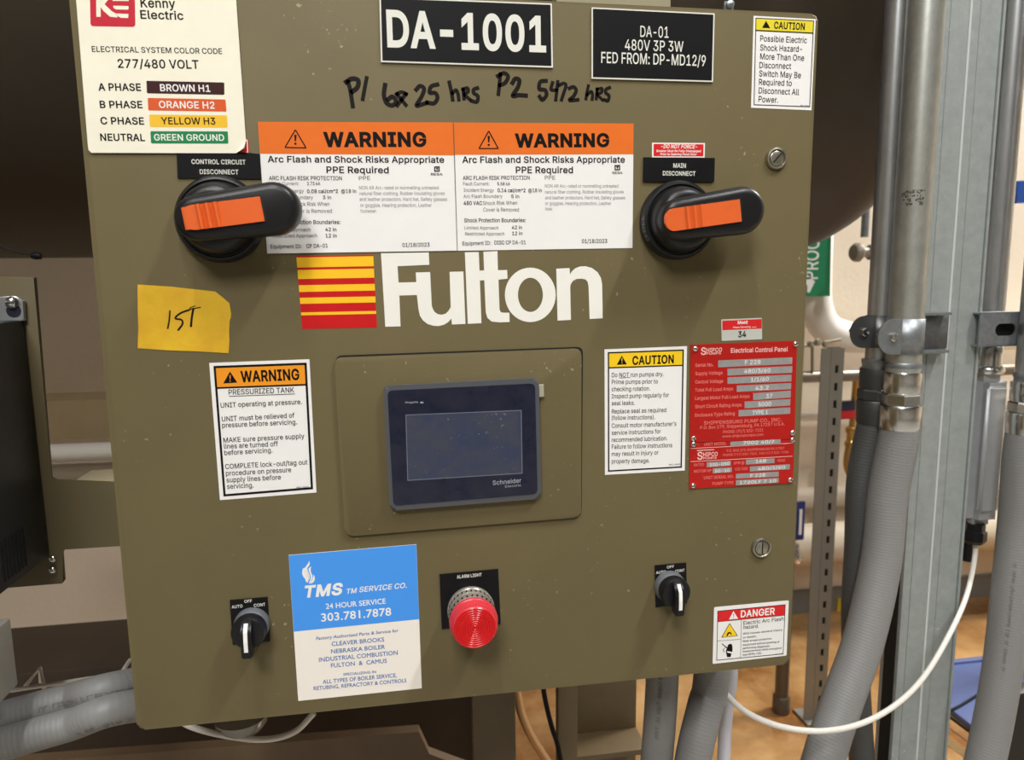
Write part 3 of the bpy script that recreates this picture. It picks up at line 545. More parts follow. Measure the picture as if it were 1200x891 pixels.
H /[ /#/9.5/9.5,l+(,l+(/9*9/9*9)[+()[+(,*.5,*.5)[/#)[
I +b +)/9*:/9*:)[+))[
J +b +)/9*:/9*:)l*5)*)y(])@(P).(P);&h)Q&f*H&|*v([+))U
K /% +|,W.I/9-H/9+(,a+(/9*9/9*9)[+()[+(,G-v)[/$)[
L -_ +&/9*8/9*8)[-W)[-W*C+&*C
M 0) /M/9.e/9,q,y*}/9*8/9*8)[+%)[+%-~,k+o,w+o.]-~._)[/M)[
N 0) /K/9.b/9.b*u*s/9*8/9*8)[*~)[*~-z.h)[/K)[
O 0G )~,J*D+#+G){,~)T.[){/a+$0%,J/_-s.Z.w-#/@+I.w*E-s *o,J+.-S+t.>-#.W.0.>.w-S/5,J.w+A.0*W-#*=+t*W+.+A
P -o *5/9*5)[+#)[+#,(+q,(,w,;-T,o-h-[-U.K,{/$+z/9 +#.Q+z.Q,S.F,o.),w-_,l-4,K,t+x,k+#,k
Q 0G -e)[.w*2/h+10(,I/_-v.Y.x-,/@+N.z*F-y)~,J*>+0+.*2,C)[-3)+.+(b/-(N/p)5/9)2.V)=-e)Z -).W.3.=.y-Q/7,H.y+C.4*X-**=+o*X+*+D*o,I+%-C+g.6
R .Y *:/9*:)[+))[+),)+G,)+m+},;+[,u*k-])[.Y)[-p*g-J+E-&+u,W,>-,,Z-H-*-R-a->.Q,_/(+b/9 +).T+W.T,7.K,V.1,c-d,Y-:,:,w+W,l+),l
S -G ,w.w,P/0,+/<+_/@*i//*2.Z)z-n*W,_+i+u,F*},=*_+}*F+M*<*x*D*J*^)}++)}***M)k*})Y+U)T,D)h,x*=-/+*,P,D+A--*d-x*n.<+/.Q+X.X+~.T,K.C,w.#
T .Y .L/9)i/9)i.Q+d.Q+d)[,Q)[,Q.Q.L.Q
U /L .{/9.1/9.1+|./+N.$+*-m*h-N*Q-&*C,N*=,%*B+[*P+<*j+*+&*{+G*y+x*y/9*//9*/+h*M*P+A)k,M)T-r)p.c*[.{+o
V .Y .Y/9-m/9,.+>*J/9)[/9,()W,7)W
W 26 25/91G/9/s+D.>/9-S/9+}+D*J/9)[/9+u)W,()W-w.3/i)W/w)W
X /L /=/9.?/9,U-,*l/9)n/9,),S)])[*[)[,U+z.M)[/K)[-&,S
Y .Y ,--?*Y/9)[/9+d,Y+d)[,Q)[,Q,X.Y/9-[/9
Z .z -A.Q)i)[.o)[.o*C+9*C.o/9)}/9)}.Q
0 -h -P,J-;-z,].z+b/@*f.z*,-z)s,J*,*w*f)w+b)T,])w-;*w ,c,J,V+>,7*V+b*@+0*V*m+>*b,J*m-V+0.>+b.T,7.>,V-V
1 -h ,,/9+=/9+=)[,,)[
2 -h -M*F+?*F,@+a,t,a-)-U,p.N,9/,+B/@*v/:*M/+*$.k*$-j*L.7*t.L+=.R+k.F,/.$,:-M,6-(,*,b+r,;+<+G*W*P)v)b)v)[-M)[
3 -h *=.?*^.L*z.R+9.T+i.K,,.2,7-e,,-<+f,~+-,u+-,1+j,(,3+e,?+6,5*g+t*J+G*@*~*D*W*P*1*h*1)s*U)c*z)X+B)T,;)j,u*D-.+:-%+n,j,>,?,X,f,v,z-?-%-q,n.[,9//+D/@*}/=*[/6*=/*
4 -h ,v/@,U/@)e+p)e+M,,+M,,)[,v)[,v+M-P+M-P,5,v,5 ,*-l,,,5*l,5
5 -h ,z/9*L/9*L,@+Q,C,4+|,I+A,;*o+q*L+;*@*q*D*K*P*&*f*&)u*P)c*y)W+G)T,B)k,~*I-8+B,},<,=,w+4--+4.Q,z.Q
6 -h ,8/@+#.7*9,x)}+T*7*P*q)m+m)T,[)k-7*F-L+8-9,*,c,^+t,s+S,p+9,h*~,]+E-I+|./,f.d *o+m+0+}+H,*+e,-,5+},R+b,^+9,S*i,7*J+h*@+5*P*p+#
7 -h -_/9*%/9*%.N,L.N*G)r+.)T
8 -h -N+0-F+b-/,0,c,O-,,q-@-:-G-b-3.R,X/,+g/@*r/-*:.S*$-d*,-9*A,p*c,O*9,/)|+c)t+1*/*A*k)j+d)T,Z)i-9*A ,X-d,M-=,1,}+d,r+;,}*z-=*o-e*y.1+:.K+f.T,3.J,N.0 ,a+6,U*j,8*K+b*@+3*J*o*h*c+6*n+a+2+}+d,,,6+},T+_
9 -h +2)T,A*V-/+t-I-;-4.@,U/(+]/@*f/**/.L)w-_*/,o*d,8+Q,$+n,&,.,.,F,:,++R+P*m*a*0 *f-_*q..+3.J+^.T,/.H,M.&,X-S,T-+,9,v+z,n+b,k+5,v*r-7
. +J *R*S*<*M*,*>*%*&*,)l*<)Z*R)T*j)Z*z)l+$*&*z*>*j*M
, +J *-(^*^(y*|)D+*)p+#*;*l*S*O*]*9*W*)*H*#*2*()x*5)j*H)d*I)E*@)(*-(m
& .j -d,I-T,--A+k-,+Q,?,I,u,w-8-G-B-w-2.S,c.|+}//+8.|*f.R*T-p*]-D*s,x+4,T*O,)*%+Q)r*t*(*6*V)f+<)T+m)[,F)u-(*F-c)[.g)[-X*y-}+J.>+y.Q,I ,U*z,2*Z+i*E+C*=+$*E*j*X*_*t*k+<+-+]+^,# +A-w+I.4+].E+z.L,<.E,P.3,X-s,S-X,?->+r,{+Z-8+I-V
a -0 -#*=,q*3,e*-,[*+,T*-,P*2,N*<,N,3,>,s+o-;+0-G*^-B*9-3)w,u)w,,*=,K*b,]++,d+L,]+b,J+h,(+h+r+,+[*Q+F*%+&)p*L)z*#*;)b*h)T++)X+H)e+g)x+q)e,%)X,>)T,Q)W,f)a-#)p +h*E+T*6+A*-+-***p*0*^*@*W*X*h*{+2+8+h+L
b -h *q/9*-/9*-)o*R)b*~)W+O)T,T)l-7*N-M+U-:,P,c-1+r-G+Q-D+2-:*q-) *q,C+/,W+G,d+b,g,7,W,W,/,e+K,V*o,3*G+W*9+B*:++*>*q*C
c -8 ,r-0,R-<,3-D+l-G*n-1*4,M){+G*6*K*r)l+p)T,9)W,])_,y)i,y*O,X*C,<*;+{*9+>*F*s*n*e+M*r,/+:,V+p,f,1,c,N,W,r,C
d -o -B/9,Y/9,Y-:,A-A,*-E+o-G*s-2*7,Q)}+U*6*S*o)r+k)[-B)[ ,Y*9+r*9+5*G*p*o*g+L*t,/+>,W+x,g,1,f,E,b,Y,Y
e -V -8*c,m*L,E*>+y*:+A*E*w*h*c+D->+D-,,P,T-3+c-G*l-2*4,P){+R*3*U*k)p+i)T,@)Y,l)g-8)} *e+q*u,B+7,_+d,i,1,^,L,A,V+q
f +b ,)/9+O/@+&/7*c.{*J.]*<.6*7-X*7-@)d-@)d,a*7,a*7)[*z)[*z,a+Z,a+Z-@*z-@*z-b+$.2+;.N+g.X+q.X+z.V,).R
h -h *r/9*//9*/)[*r)[*r,<+4,X+N,i+k,n,2,d,I,F,Q+w,Q)[-9)[-9+u-*,f,[-8+}-G+V-A+5-0*s,p
i +J *u-@*2-@*2)[*u)[ *|.K*v._*h.n*S.t*?.n*1._*,.K*1.7*?.)*S.#*h.)*v.7
k -V -H-@,T-@*v+Q,i)[-h)[+o+Q *s/9*//9*/)[*s)[
n -h *r-@*/-@*/)[*r)[*r,<+4,X+N,i+k,n,2,d,I,F,Q+w,Q)[-9)[-9+v-*,h,Z-8+}-G+V-A+5-0*s,p
o .3 +s-G*s-0*4,M)w+Q*3*P*r)m+s)T,w)m-[*N-s+Q-Z,O,v-1 +r,g,Q,W,{,0-/+P,|*n,S*D+r*6+9*E*o*o*a+Q*o,0+9,W
r ,t *5-@*5)[*x)[*x+U+(,0+D,T+o,c,%,^,;,R,Q,A,u,|,Y-6,?-C,$-G+a->+?-#*y,N*x-@
s ,l ,>-,+w-;+U-D+6-G*U-<*0,x)},F*J+Y+;+++e*Z+^*F+K*:+3*5*p*9*I*H){*b){)t*H)c*n)W+9)T+s)c,?*),M*],F*},.+?+]+b+-+~*o,8*g,I*l,X*{,e+7,i+S,e+u,X,>,D
t ,D *~.+)[,h)[,a*;,a*;*e*G*.*m)d+M)T+h)W,))a,C)l,C*N,**A+l*9+R*6+>*:++*J*~*j*~,a,3,a,3-@*~-@
u -h -7)[-7-@,O-@,O*b,8*G+x*7+Z*2+4*:*y*S*q*|*q-@*.-@*.+%*=*7*g)f+G)T+j)Z,1)m,O*,,O)[
v -8 +@)T+V)T-5-@,I-@+K+(*K-@)^-@
y -8 -8-@,H-@+L+9*L-@)[-@+)*H)l&f*Z&f
z -) ,z-@)l-@)l,a+b,a)e)[,{)[,{*=*}*=
''', 203.8)}
_gl = {}
for key, (txt, sp) in FONTS.items():
    dct = {}
    for ln in txt.strip('\n').split('\n'):
        ch, rest = ln[0], ln[2:]
        toks = rest.split(' ')
        dec = lambda t: [FAL.index(t[i]) * len(FAL) + FAL.index(t[i + 1]) - 500 for i in range(0, len(t), 2)]
        adv = dec(toks[0])[0]
        loops = []
        for t in toks[1:]:
            if t:
                d = dec(t)
                loops.append([(d[i], d[i + 1]) for i in range(0, len(d), 2)])
        dct[ch] = (adv, loops)
    _gl[key] = (dct, sp)
_tess = {}


def glyph(font, ch, w):
    w = w * 0.5 + 4
    k = (font, ch, w)
    if k in _tess:
        return _tess[k]
    adv, loops = _gl[font][0].get(ch) or _gl['s'][0]['-']
    if w and loops:
        area = lambda L: sum(L[i - 1][0] * L[i][1] - L[i][0] * L[i - 1][1] for i in range(len(L)))
        sg = 1 if max((area(L) for L in loops), key=abs) > 0 else -1
        nl = []
        for L in loops:
            n = len(L)
            M = []
            for i in range(n):
                p, a, b = Vector(L[i]), Vector(L[i - 1]), Vector(L[(i + 1) % n])
                e1, e2 = (p - a), (b - p)
                if e1.length < 1e-6 or e2.length < 1e-6:
                    continue
                e1.normalize(); e2.normalize()
                n1, n2 = Vector((e1.y, -e1.x)), Vector((e2.y, -e2.x))
                m = n1 + n2
                if m.length < 0.3:
                    m = n1
                m = m / max(0.35, m.dot(n1))
                M.append(tuple(p + m * w * sg))
            nl.append(M)
        loops = nl
    pts, tris = fill(loops, True) if loops else ([], [])
    _tess[k] = (adv + w * 1.1, pts, tris)
    return _tess[k]


def layout(s, w, font, track=0.0):
    """-> list of (pts, tris) in text units with the ink starting at x = 0, and the ink width"""
    x = 0.0
    out = []
    for ch in s:
        if ch == ' ':
            x += _gl[font][1]
            continue
        adv, pts, tris = glyph(font, ch, w)
        out.append(([(px + x, py) for px, py in pts], tris))
        x += adv + track
    xs = [p[0] for g in out for p in g[0]]
    lo, hi = min(xs), max(xs)
    return [([(px - lo, py) for px, py in p], t) for p, t in out], hi - lo


def text(mb, s, a, b, cap, Y, w=0, slant=0.0, font='s', track=0.0):
    """line of print on the door plane from pixel a to pixel b (baseline), capitals cap pixels tall"""
    g, W = layout(s, w, font, track)
    P0, P1 = at(*a), at(*b)
    d = Vector((P1.x - P0.x, P1.z - P0.z))
    mid = ((a[0] + b[0]) / 2, (a[1] + b[1]) / 2)
    q, q2 = at(*mid), at(mid[0], mid[1] - cap)
    ch = (q2 - q).length / 500.0
    e = d.normalized()
    up = Vector((-e.y, e.x))
    kx = d.length / W
    for pts, tris in g:
        vs = []
        for x, y in pts:
            p = Vector((P0.x, P0.z)) + e * (x * kx + slant * y * ch) + up * y * ch
            vs.append((p.x, Y, p.y))
        mb.add(vs, tris)


def stroke(mb, pts, wpx, Y, k=4):
    """hand drawn stroke through pixel points on the door plane"""
    P = [Vector((at(*p).x, at(*p).z, 0)) for p in pts]
    P = smooth_path(P, k) if len(P) > 2 else P
    wd = wpx / 1400 / 2
    vs, fs = [], []
    n = len(P)
    for i, p in enumerate(P):
        t = (P[min(i + 1, n - 1)] - P[max(i - 1, 0)]).normalized()
        nn = Vector((-t.y, t.x, 0)) * wd
        ext = t * (wd * 0.7) * (-1 if i == 0 else 1 if i == n - 1 else 0)
        q = p + ext
        vs += [(q.x + nn.x, Y, q.y + nn.y), (q.x - nn.x, Y, q.y - nn.y)]
        if i:
            fs.append((2 * i - 2, 2 * i - 1, 2 * i + 1, 2 * i))
    mb.add(vs, fs)


def ring(pts, t):
    """outline band: the loop and the loop moved inward by t pixels (convex outline)"""
    n = len(pts)
    c = Vector((sum(p[0] for p in pts) / n, sum(p[1] for p in pts) / n))
    inn = []
    for i in range(n):
        p, a, b = Vector(pts[i]), Vector(pts[i - 1]), Vector(pts[(i + 1) % n])
        e1, e2 = (p - a).normalized(), (b - p).normalized()
        n1, n2 = Vector((-e1.y, e1.x)), Vector((-e2.y, e2.x))
        m = n1 + n2
        m = m / max(0.3, m.dot(n1))
        if (c - p).dot(m) < 0:
            m = -m
        inn.append(tuple(p + m * t))
    return [list(map(tuple, pts)), inn]


def sticker(name, label, outline, base, parent, items, th=0.00025, Y=0.0, corner=0.0, bev=0.0):
    """thin plate stuck on the door: outline in pixels, then print items as its children"""
    o = rnd(outline, corner) if corner else outline
    b = MB().prism(xz(o), Y - th, Y, bev).build(name, base, parent)
    b['label'] = label
    for it in items:
        nm, m, lift, fill = it
        mb = MB()
        y = Y - th - 0.00008 * (1 + lift)
        for f in fill:
            if f[0] == 'p':
                mb.flat([xz(f[1])], y)
            elif f[0] == 'r':
                L = ring(f[1], f[2])
                mb.flat([xz(L[0]), xz(L[1])], y)
            elif f[0] == 's':
                stroke(mb, f[1], f[2], y)
            else:
                text(mb, f[0], f[1], f[2], f[3], y, *(f[4:]))
        mb.build(nm, m, b)
    return b


def bang(px, py, h, w=None):
    """exclamation mark: bar and dot polygons, centre px, top py, height h in pixels"""
    w = w or h * 0.16
    return [('p', [(px - w / 2, py), (px + w / 2, py), (px + w * 0.28, py + h * 0.66), (px - w * 0.28, py + h * 0.66)]),
            ('p', [(px + math.cos(a) * w * .5, py + h * 0.9 + math.sin(a) * w * .5) for a in [k * math.pi / 4 for k in range(8)]])]


# ================================================================= the room
def wall_box(name, lo, hi, m):
    o = MB().box(lo, hi).build(name, m)
    o['kind'] = 'structure'
    return o


WB = 0.0  # y of the wall behind, from where its foot shows in the picture
_p = onfloor(1127, 700)
WB = _p.y
FLOORM = mat('stained_concrete_floor', S(188, 150, 100), 0.2, bump=0.0012, bscale=9, var=0.9, vscale=2.6, col2=S(124, 74, 28), coat=0.5)
wall_box('floor', (-5.2, 0.25, -0.1), (7.2, WB + 0.1, 0.0), FLOORM)
wall_box('floor', (-5.2, -8.2, -0.1), (7.2, 0.25, 0.0), mat('grey_concrete_floor', S(150, 146, 138), 0.4, var=0.15, vscale=3))
wall_box('ceiling', (-5.2, -8.2, CEIL), (7.2, WB + 0.1, CEIL + 0.1), mat('grey_ceiling', S(120, 118, 114), 0.8))
wall_box('wall_back', (-5.2, WB, 0), (7.2, WB + 0.1, CEIL), WALLM)
wall_box('wall_front', (-5.2, -8.3, 0), (7.2, -8.2, CEIL), mat('front_wall_paint', S(222, 220, 214), 0.8))
wall_box('wall_left', (-5.3, -8.2, 0), (-5.2, WB, CEIL), WALLM)
wall_box('wall_right', (7.2, -8.2, 0), (7.3, WB, CEIL), WALLM)
bb = MB().box((-5.2, WB - 0.014, 0), (7.2, WB - 0.0005, 0.095)).build('baseboard_back', mat('grey_vinyl_base', S(118, 118, 114), 0.5))
bb['kind'] = 'structure'

k = 0
for (x, y, lx, ly, pw) in LAMPS:
    k += 1
    t = empty('ceiling_light', (x, y, CEIL),
              ['square white ceiling light behind the place of the photographer', 'white ceiling light above and right in front of the cabinet',
               'white ceiling light straight above the front of the cabinet', 'added unseen ceiling light brightening the background right of the tank'][k - 1], 'light', 'ceiling lights')
    MB().box((x - lx / 2 - 0.03, y - ly / 2 - 0.03, CEIL - 0.08), (x + lx / 2 + 0.03, y + ly / 2 + 0.03, CEIL - 0.0005)).build('frame', WHITE, t)
    MB().box((x - lx / 2, y - ly / 2, CEIL - 0.09), (x + lx / 2, y + ly / 2, CEIL - 0.081)).build(
        'diffuser', mat('lamp_diffuser', (1, 0.93, 0.82, 1), 0.6, emit=3.0), t)
    ld = bpy.data.lights.new('ceiling_lamp', 'AREA')
    ld.shape = 'RECTANGLE'
    ld.size, ld.size_y = lx, ly
    ld.energy = pw
    ld.color = (0.99, 0.99, 0.97)
    lo = bpy.data.objects.new('ceiling_lamp', ld)
    C.objects.link(lo)
    lo.parent = t
    lo.location = (0, 0, -0.095)

# ================================================================= the tank behind
CAMZ = CAM.z
tr = 0.50
ty = 0.98
tz = CAMZ + 0.553
tx1 = 1.12                       # where the round head begins
prof = [(tr, -2.6), (tr, 0.0)]
for i in range(1, 15):
    a = i / 14 * math.pi / 2
    prof.append((max(tr * math.cos(a), 0.001), 0.26 * math.sin(a)))
tank = MB().lathe((tx1, ty, tz), prof, 96, ax=(1, 0, 0)).build('storage_tank', TANKM, None, True, 30)
tag(tank, 'large dark brown horizontal tank with a domed end behind the cabinet', 'tank')
wr = MB().tube(smooth_path([at(-40, 262, 0.42), at(0, 287, 0.42), at(22, 296, 0.42), at(42, 299, 0.42)], 6), 0.0011, 8)
wr.lathe(at(42, 300, 0.42), [(0.004, -0.005), (0.005, 0), (0.004, 0.006)], 12, ax=(1, 0, -0.1))
tag(wr.build('thin_wire', BLACKINK, None, True), 'thin dark wire ending in a small black clip under the tank', 'wire')

# ================================================================= the cabinet
cab = empty('electrical_control_cabinet', (0.305, 0.1, Z0), 'olive enamelled electrical control cabinet covered in warning stickers and labels', 'cabinet')
W_, H_ = 0.6096, 0.6115
MB().box((0.004, 0.021, Z0 + 0.004), (W_ - 0.004, 0.215, Z0 + H_ - 0.004), 0.003).build('cabinet_body', BODYPAINT, cab, True)
dl = rnd([(0, Z0), (W_, Z0), (W_, Z0 + H_), (0, Z0 + H_)], 0.006, 6)
MB().prism([tuple(p) for p in dl], 0.0, 0.019, 0.0022).build('door', PAINT, cab, True, 35)

quad_prism_ = lambda px, Y0, Y1: MB().prism(xz(px, Y0), Y0, Y1, 0.0008)
quad_prism_([(652, -60), (787, -60), (786, 14), (652, 12)], 0.10, 0.12).build('top_bracket', mat('pale_olive_bracket', S(150, 142, 116), 0.5), cab)
tb_ = at(857, 4, 0.10)
MB().lathe((tb_.x, 0.105, tb_.z), [(0.004, 0), (0.004, 0.004), (0.0005, 0.006)], 12).box((tb_.x - 0.005, 0.105, Z0 + H_ - 0.006), (tb_.x + 0.005, 0.108, tb_.z + 0.004)).build('top_bolt', ZINC, cab, True)

# ---- colour code sticker, top left
K = sticker('color_code_sticker', 'cream electrical system color code sticker with red logo, upper left of the door',
    [(88.3, -22), (275.5, -16), (277.2, 0), (288.6, 165), (287, 174), (283, 176.5), (277, 180), (108, 179.5), (104.5, 176), (103.6, 168)],
    CREAM, cab, [
    ('logo_square', LOGORED, 0, [('p', rnd([(106, -22), (158.5, -20), (159.5, 32.5), (107, 31.5)], 4))]),
    ('logo_letters', CREAM, 1, [('p', [(113.5, -17), (118.8, -17), (119, 20.7), (114, 20.5)]),
        ('p', [(118.6, 2), (133, -14), (139, -14), (123.5, 6), (132, 14), (138, 17.5), (138.5, 21.4), (130, 20.5), (122, 13.5), (118.8, 9)]),
        ('p', rnd([(133.5, 7.6), (151.6, 8), (151.4, 12.2), (137, 12), (134, 10.3)], 1)),
        ('p', [(136.5, 16.7), (151.4, 17.3), (151.2, 22), (143, 21.8), (138, 19.5)]),
        ('p', [(134, -3), (151.8, -2.4), (151.7, 2.2), (133, 2)])]),
    ('phase_brown_bar', BROWNINK, 0, [('p', rnd([(172.3, 95.3), (263.4, 97.3), (263.6, 111.8), (173, 110)], 1.5))]),
    ('phase_orange_bar', ORANGEINK, 0, [('p', rnd([(173.8, 115.3), (264.8, 117.2), (266, 131.4), (174.5, 130)], 1.5))]),
    ('phase_yellow_bar', YELINK, 0, [('p', rnd([(175.6, 134.8), (266.5, 135.8), (267.2, 150.1), (176.5, 149.3)], 1.5))]),
    ('phase_green_bar', GREENINK, 0, [('p', rnd([(177, 154.3), (267.5, 154.5), (268.2, 168.8), (177.8, 168.6)], 1.5))]),
    ('lettering', BLACKINK, 0, [
        ('Kenny', (165.8, 9.2), (206.5, 10.2), 10.3, 26), ('Electric', (165.6, 22.6), (216, 24), 9.6, 26),
        ('ELECTRICAL SYSTEM COLOR CODE', (108.8, 61.4), (261, 64), 6.4, 16),
        ('277/480 VOLT', (139.2, 80), (233.8, 81.2), 9.8, 24),
        ('A PHASE', (116.4, 106.7), (166.3, 107), 8.2, 34), ('B PHASE', (118.2, 127), (168, 127.2), 8, 34),
        ('C PHASE', (119, 146), (169.8, 146.4), 8, 34), ('NEUTRAL', (118.7, 165.3), (170.8, 165.7), 8, 34)]),
    ('lettering_white', WHITEINK, 1, [
        ('BROWN H1', (188.7, 107.3), (247.2, 108.2), 7.8, 20), ('ORANGE H2', (187.3, 126.9), (252.3, 127.9), 7.8, 20),
        ('GREEN GROUND', (181.6, 165), (263.5, 165.4), 7.2, 20)]),
    ('lettering_black', BLACKINK, 1, [('YELLOW H3', (189.8, 146), (253.2, 146.4), 7.8, 20)]),
    ], Y=-0.0012)
# curled lower right corner of that sticker
c1, c2, c3 = at(277, 180), at(289, 165), at(285.5, 177)
MB().add([(c1.x, -0.0015, c1.z), (c2.x, -0.0015, c2.z), (c3.x + .001, -0.006, c3.z + .001)], [(0, 1, 2)]).build('peeled_corner', CREAM, K)

sticker('do_not_force_sticker', 'red sticker almost hidden under the color code sticker', [(232, 164), (291, 163), (292, 180.5), (233, 181)], RED, cab, [
    ('border', WHITEINK, 0, [('r', [(233, 165), (290.2, 164), (291, 179.7), (234, 180)], 1.0)])], Y=-0.0004)

# ---- large black nameplate
sticker('equipment_nameplate', 'large black plate reading DA-1001 at the top of the door', [(444.6, -3), (646.3, 4.8), (647.6, 79.8), (446.5, 73.2)],
    PLATEWHITE, cab, [
    ('plate_face', ENGRAVE, 0, [('p', [(446.4, -1.2), (644.7, 6.4), (645.8, 78), (448.2, 71.6)])]),
    ('lettering', PLATEWHITE, 1, [('DA-1001', (454, 54.2), (639.6, 60.4), 39.5, 42)])], th=0.0014)
sticker('feeder_nameplate', 'black plate with DA-01 480V feeder data, right of the large plate', [(692.9, 9.3), (836.7, 16.4), (834.7, 96.6), (692.9, 92.6)],
    PLATEWHITE, cab, [
    ('plate_face', ENGRAVE, 0, [('p', [(694.3, 10.9), (835.2, 17.9), (833.3, 95), (694.3, 91)])]),
    ('lettering', PLATEWHITE, 1, [('DA-01', (749.6, 43.8), (782.6, 45), 12.8, 2), ('480V 3P 3W', (731.6, 59.2), (800, 61.4), 12.2, 4),
        ('FED FROM: DP-MD12/9', (704, 74.2), (826, 78), 12.5, 8)])], th=0.0014)

# ---- hand writing in marker
hw = MB()
q = lambda L: [(380 + x / 3.3333, y / 3.3333) for x, y in L]
for L, wd in [([(92, 318), (100, 345), (106, 380), (112, 418)], 3.0), ([(84, 322), (108, 308), (132, 314), (130, 340), (108, 360)], 3.4),
          ([(166, 303), (158, 345), (150, 390)], 2.8),
          ([(238, 330), (233, 370), (243, 402), (266, 412), (281, 396), (266, 378), (248, 390)], 3.2),
          ([(282, 366), (300, 388), (320, 412)], 2.8), ([(320, 366), (300, 392), (284, 414)], 2.8), ([(282, 368), (302, 360), (322, 368)], 2.6),
          ([(358, 352), (374, 336), (390, 348), (380, 378), (360, 412), (382, 408), (402, 402)], 3.0),
          ([(444, 330), (418, 338), (412, 362), (434, 364), (442, 384), (428, 404), (400, 400)], 3.0),
          ([(488, 320), (496, 356), (502, 392)], 2.8), ([(500, 366), (514, 352), (522, 366), (526, 392)], 2.6),
          ([(542, 346), (546, 388)], 2.6), ([(540, 352), (558, 344), (562, 358), (548, 368), (558, 380), (570, 390)], 2.6),
          ([(600, 344), (584, 350), (584, 364), (600, 376), (596, 398), (574, 394)], 2.8),
          ([(688, 288), (684, 330), (680, 370)], 2.8), ([(676, 298), (702, 286), (718, 300), (706, 324), (684, 334)], 3.0),
          ([(734, 326), (746, 308), (762, 314), (756, 342), (736, 374), (760, 372), (790, 374)], 3.2),
          ([(868, 316), (844, 320), (840, 348), (862, 352), (868, 372), (852, 390), (840, 376)], 3.0),
          ([(892, 322), (886, 350), (908, 352)], 2.6), ([(912, 318), (908, 356), (904, 392)], 2.6),
          ([(916, 334), (934, 326), (944, 334), (936, 362), (926, 392)], 2.6),
          ([(956, 346), (974, 340), (984, 354), (974, 376), (958, 392), (992, 390)], 2.8),
          ([(1032, 334), (1026, 362), (1022, 388)], 2.4), ([(1026, 372), (1042, 358), (1048, 370), (1046, 390)], 2.4),
          ([(1066, 346), (1062, 388)], 2.4), ([(1064, 350), (1084, 346), (1082, 362), (1066, 368), (1088, 392)], 2.4),
          ([(1116, 342), (1100, 350), (1100, 364), (1112, 374), (1108, 394), (1094, 390)], 2.6)]:
    stroke(hw, q(L), wd * 1.55, -0.0001, 8)
lab(hw.build('handwriting', MARKER, cab), 'black marker handwriting P1 6825 hrs P2 5472 hrs')

# ---- caution sticker top right
q = lambda x, y: (660 + x / 4, y / 4)
cl = lambda s, x1, y0, y1: (s, q(922 if y0 < 300 else 918, y0), q(x1, y1), 6.9, 2)
sticker('caution_sticker', 'white CAUTION sticker with yellow band at the upper right corner of the door', [(883, 18.6), (955.7, 22.6), (950.8, 129.4), (880, 126.4)], WHITE, cab, [
    ('header_band', mat('caution_yellow', S(228, 210, 50), 0.42), 0, [('p', [q(905, 88), q(1172, 100), q(1169, 154), q(903, 142)])]),
    ('border', BLACKINK, 1, [('r', [q(901, 84), q(1175, 97), q(1156, 503), q(892, 493)], 0.9), ('s', [q(903, 143), q(1170, 156)], 1.3)]),
    ('warning_symbol', BLACKINK, 1, [('p', [q(950, 98), q(969, 133), q(931, 131)])]),
    ('lettering', BLACKINK, 1, [('CAUTION', q(987, 134), q(1131, 141), 7.8, 34),
        cl('Possible Electric', 1141, 194, 203), cl('Shock Hazard-', 1118, 237, 244), cl('More Than One', 1128, 278, 286), ('Disconnect', q(918, 319), q(1067, 324), 6.9, 2),
        ('Switch May Be', q(917, 358), q(1113, 367), 6.9, 2), ('Required to', q(916, 398), q(1070, 404), 6.9, 2), ('Disconnect All', q(915, 438), q(1104, 446), 6.9, 2),
        ('Power.', q(914, 478), q(1006, 483), 6.9, 2), ('SC-1000', q(1112, 498), q(1150, 500), 1.6, 10)])])

# ---- small red sticker and the two black legend plates
sticker('do_not_force_sticker', 'red DO NOT FORCE sticker above the main disconnect plate', [(764, 167.3), (826, 167.8), (825.6, 184.8), (764, 184.6)], WHITEINK, cab, [
    ('red_field', RED, 0, [('p', [(765.8, 168.8), (824.4, 169.2), (824, 183.4), (765.8, 183.2)])]),
    ('lettering', WHITEINK, 1, [('-DO NOT FORCE-', (774.3, 173.8), (816.5, 174.2), 4.4, 34, 0.2),
        ('Breaker Must Be Fully Disengaged', (769, 178.2), (821, 178.4), 2.5, 30, .15), ('Prior to Opening Panel Door', (773.5, 182), (816, 182.2), 2.5, 30, .15)])])
sticker('legend_plate', 'black MAIN DISCONNECT legend plate over the right handle', [(753.6, 184.8), (836.8, 185.6), (836, 213), (753, 212.8)], ENGRAVE, cab, [
    ('lettering', PLATEWHITE, 0, [('MAIN', (788, 196.8), (802.8, 197.1), 5, 26), ('DISCONNECT', (775.8, 205.9), (814, 206.4), 5, 26)])], th=0.0015, Y=-0.0003)
sticker('legend_plate', 'black CONTROL CIRCUIT DISCONNECT legend plate over the left handle', [(207, 170), (305, 180.8), (306.3, 210), (208.6, 209)], ENGRAVE, cab, [
    ('lettering', PLATEWHITE, 0, [('CONTROL CIRCUIT', (225, 192.3), (288.3, 193), 5.2, 22), ('DISCONNECT', (234.7, 204.1), (280, 204.6), 5.2, 22)])], th=0.0011, Y=0.0)


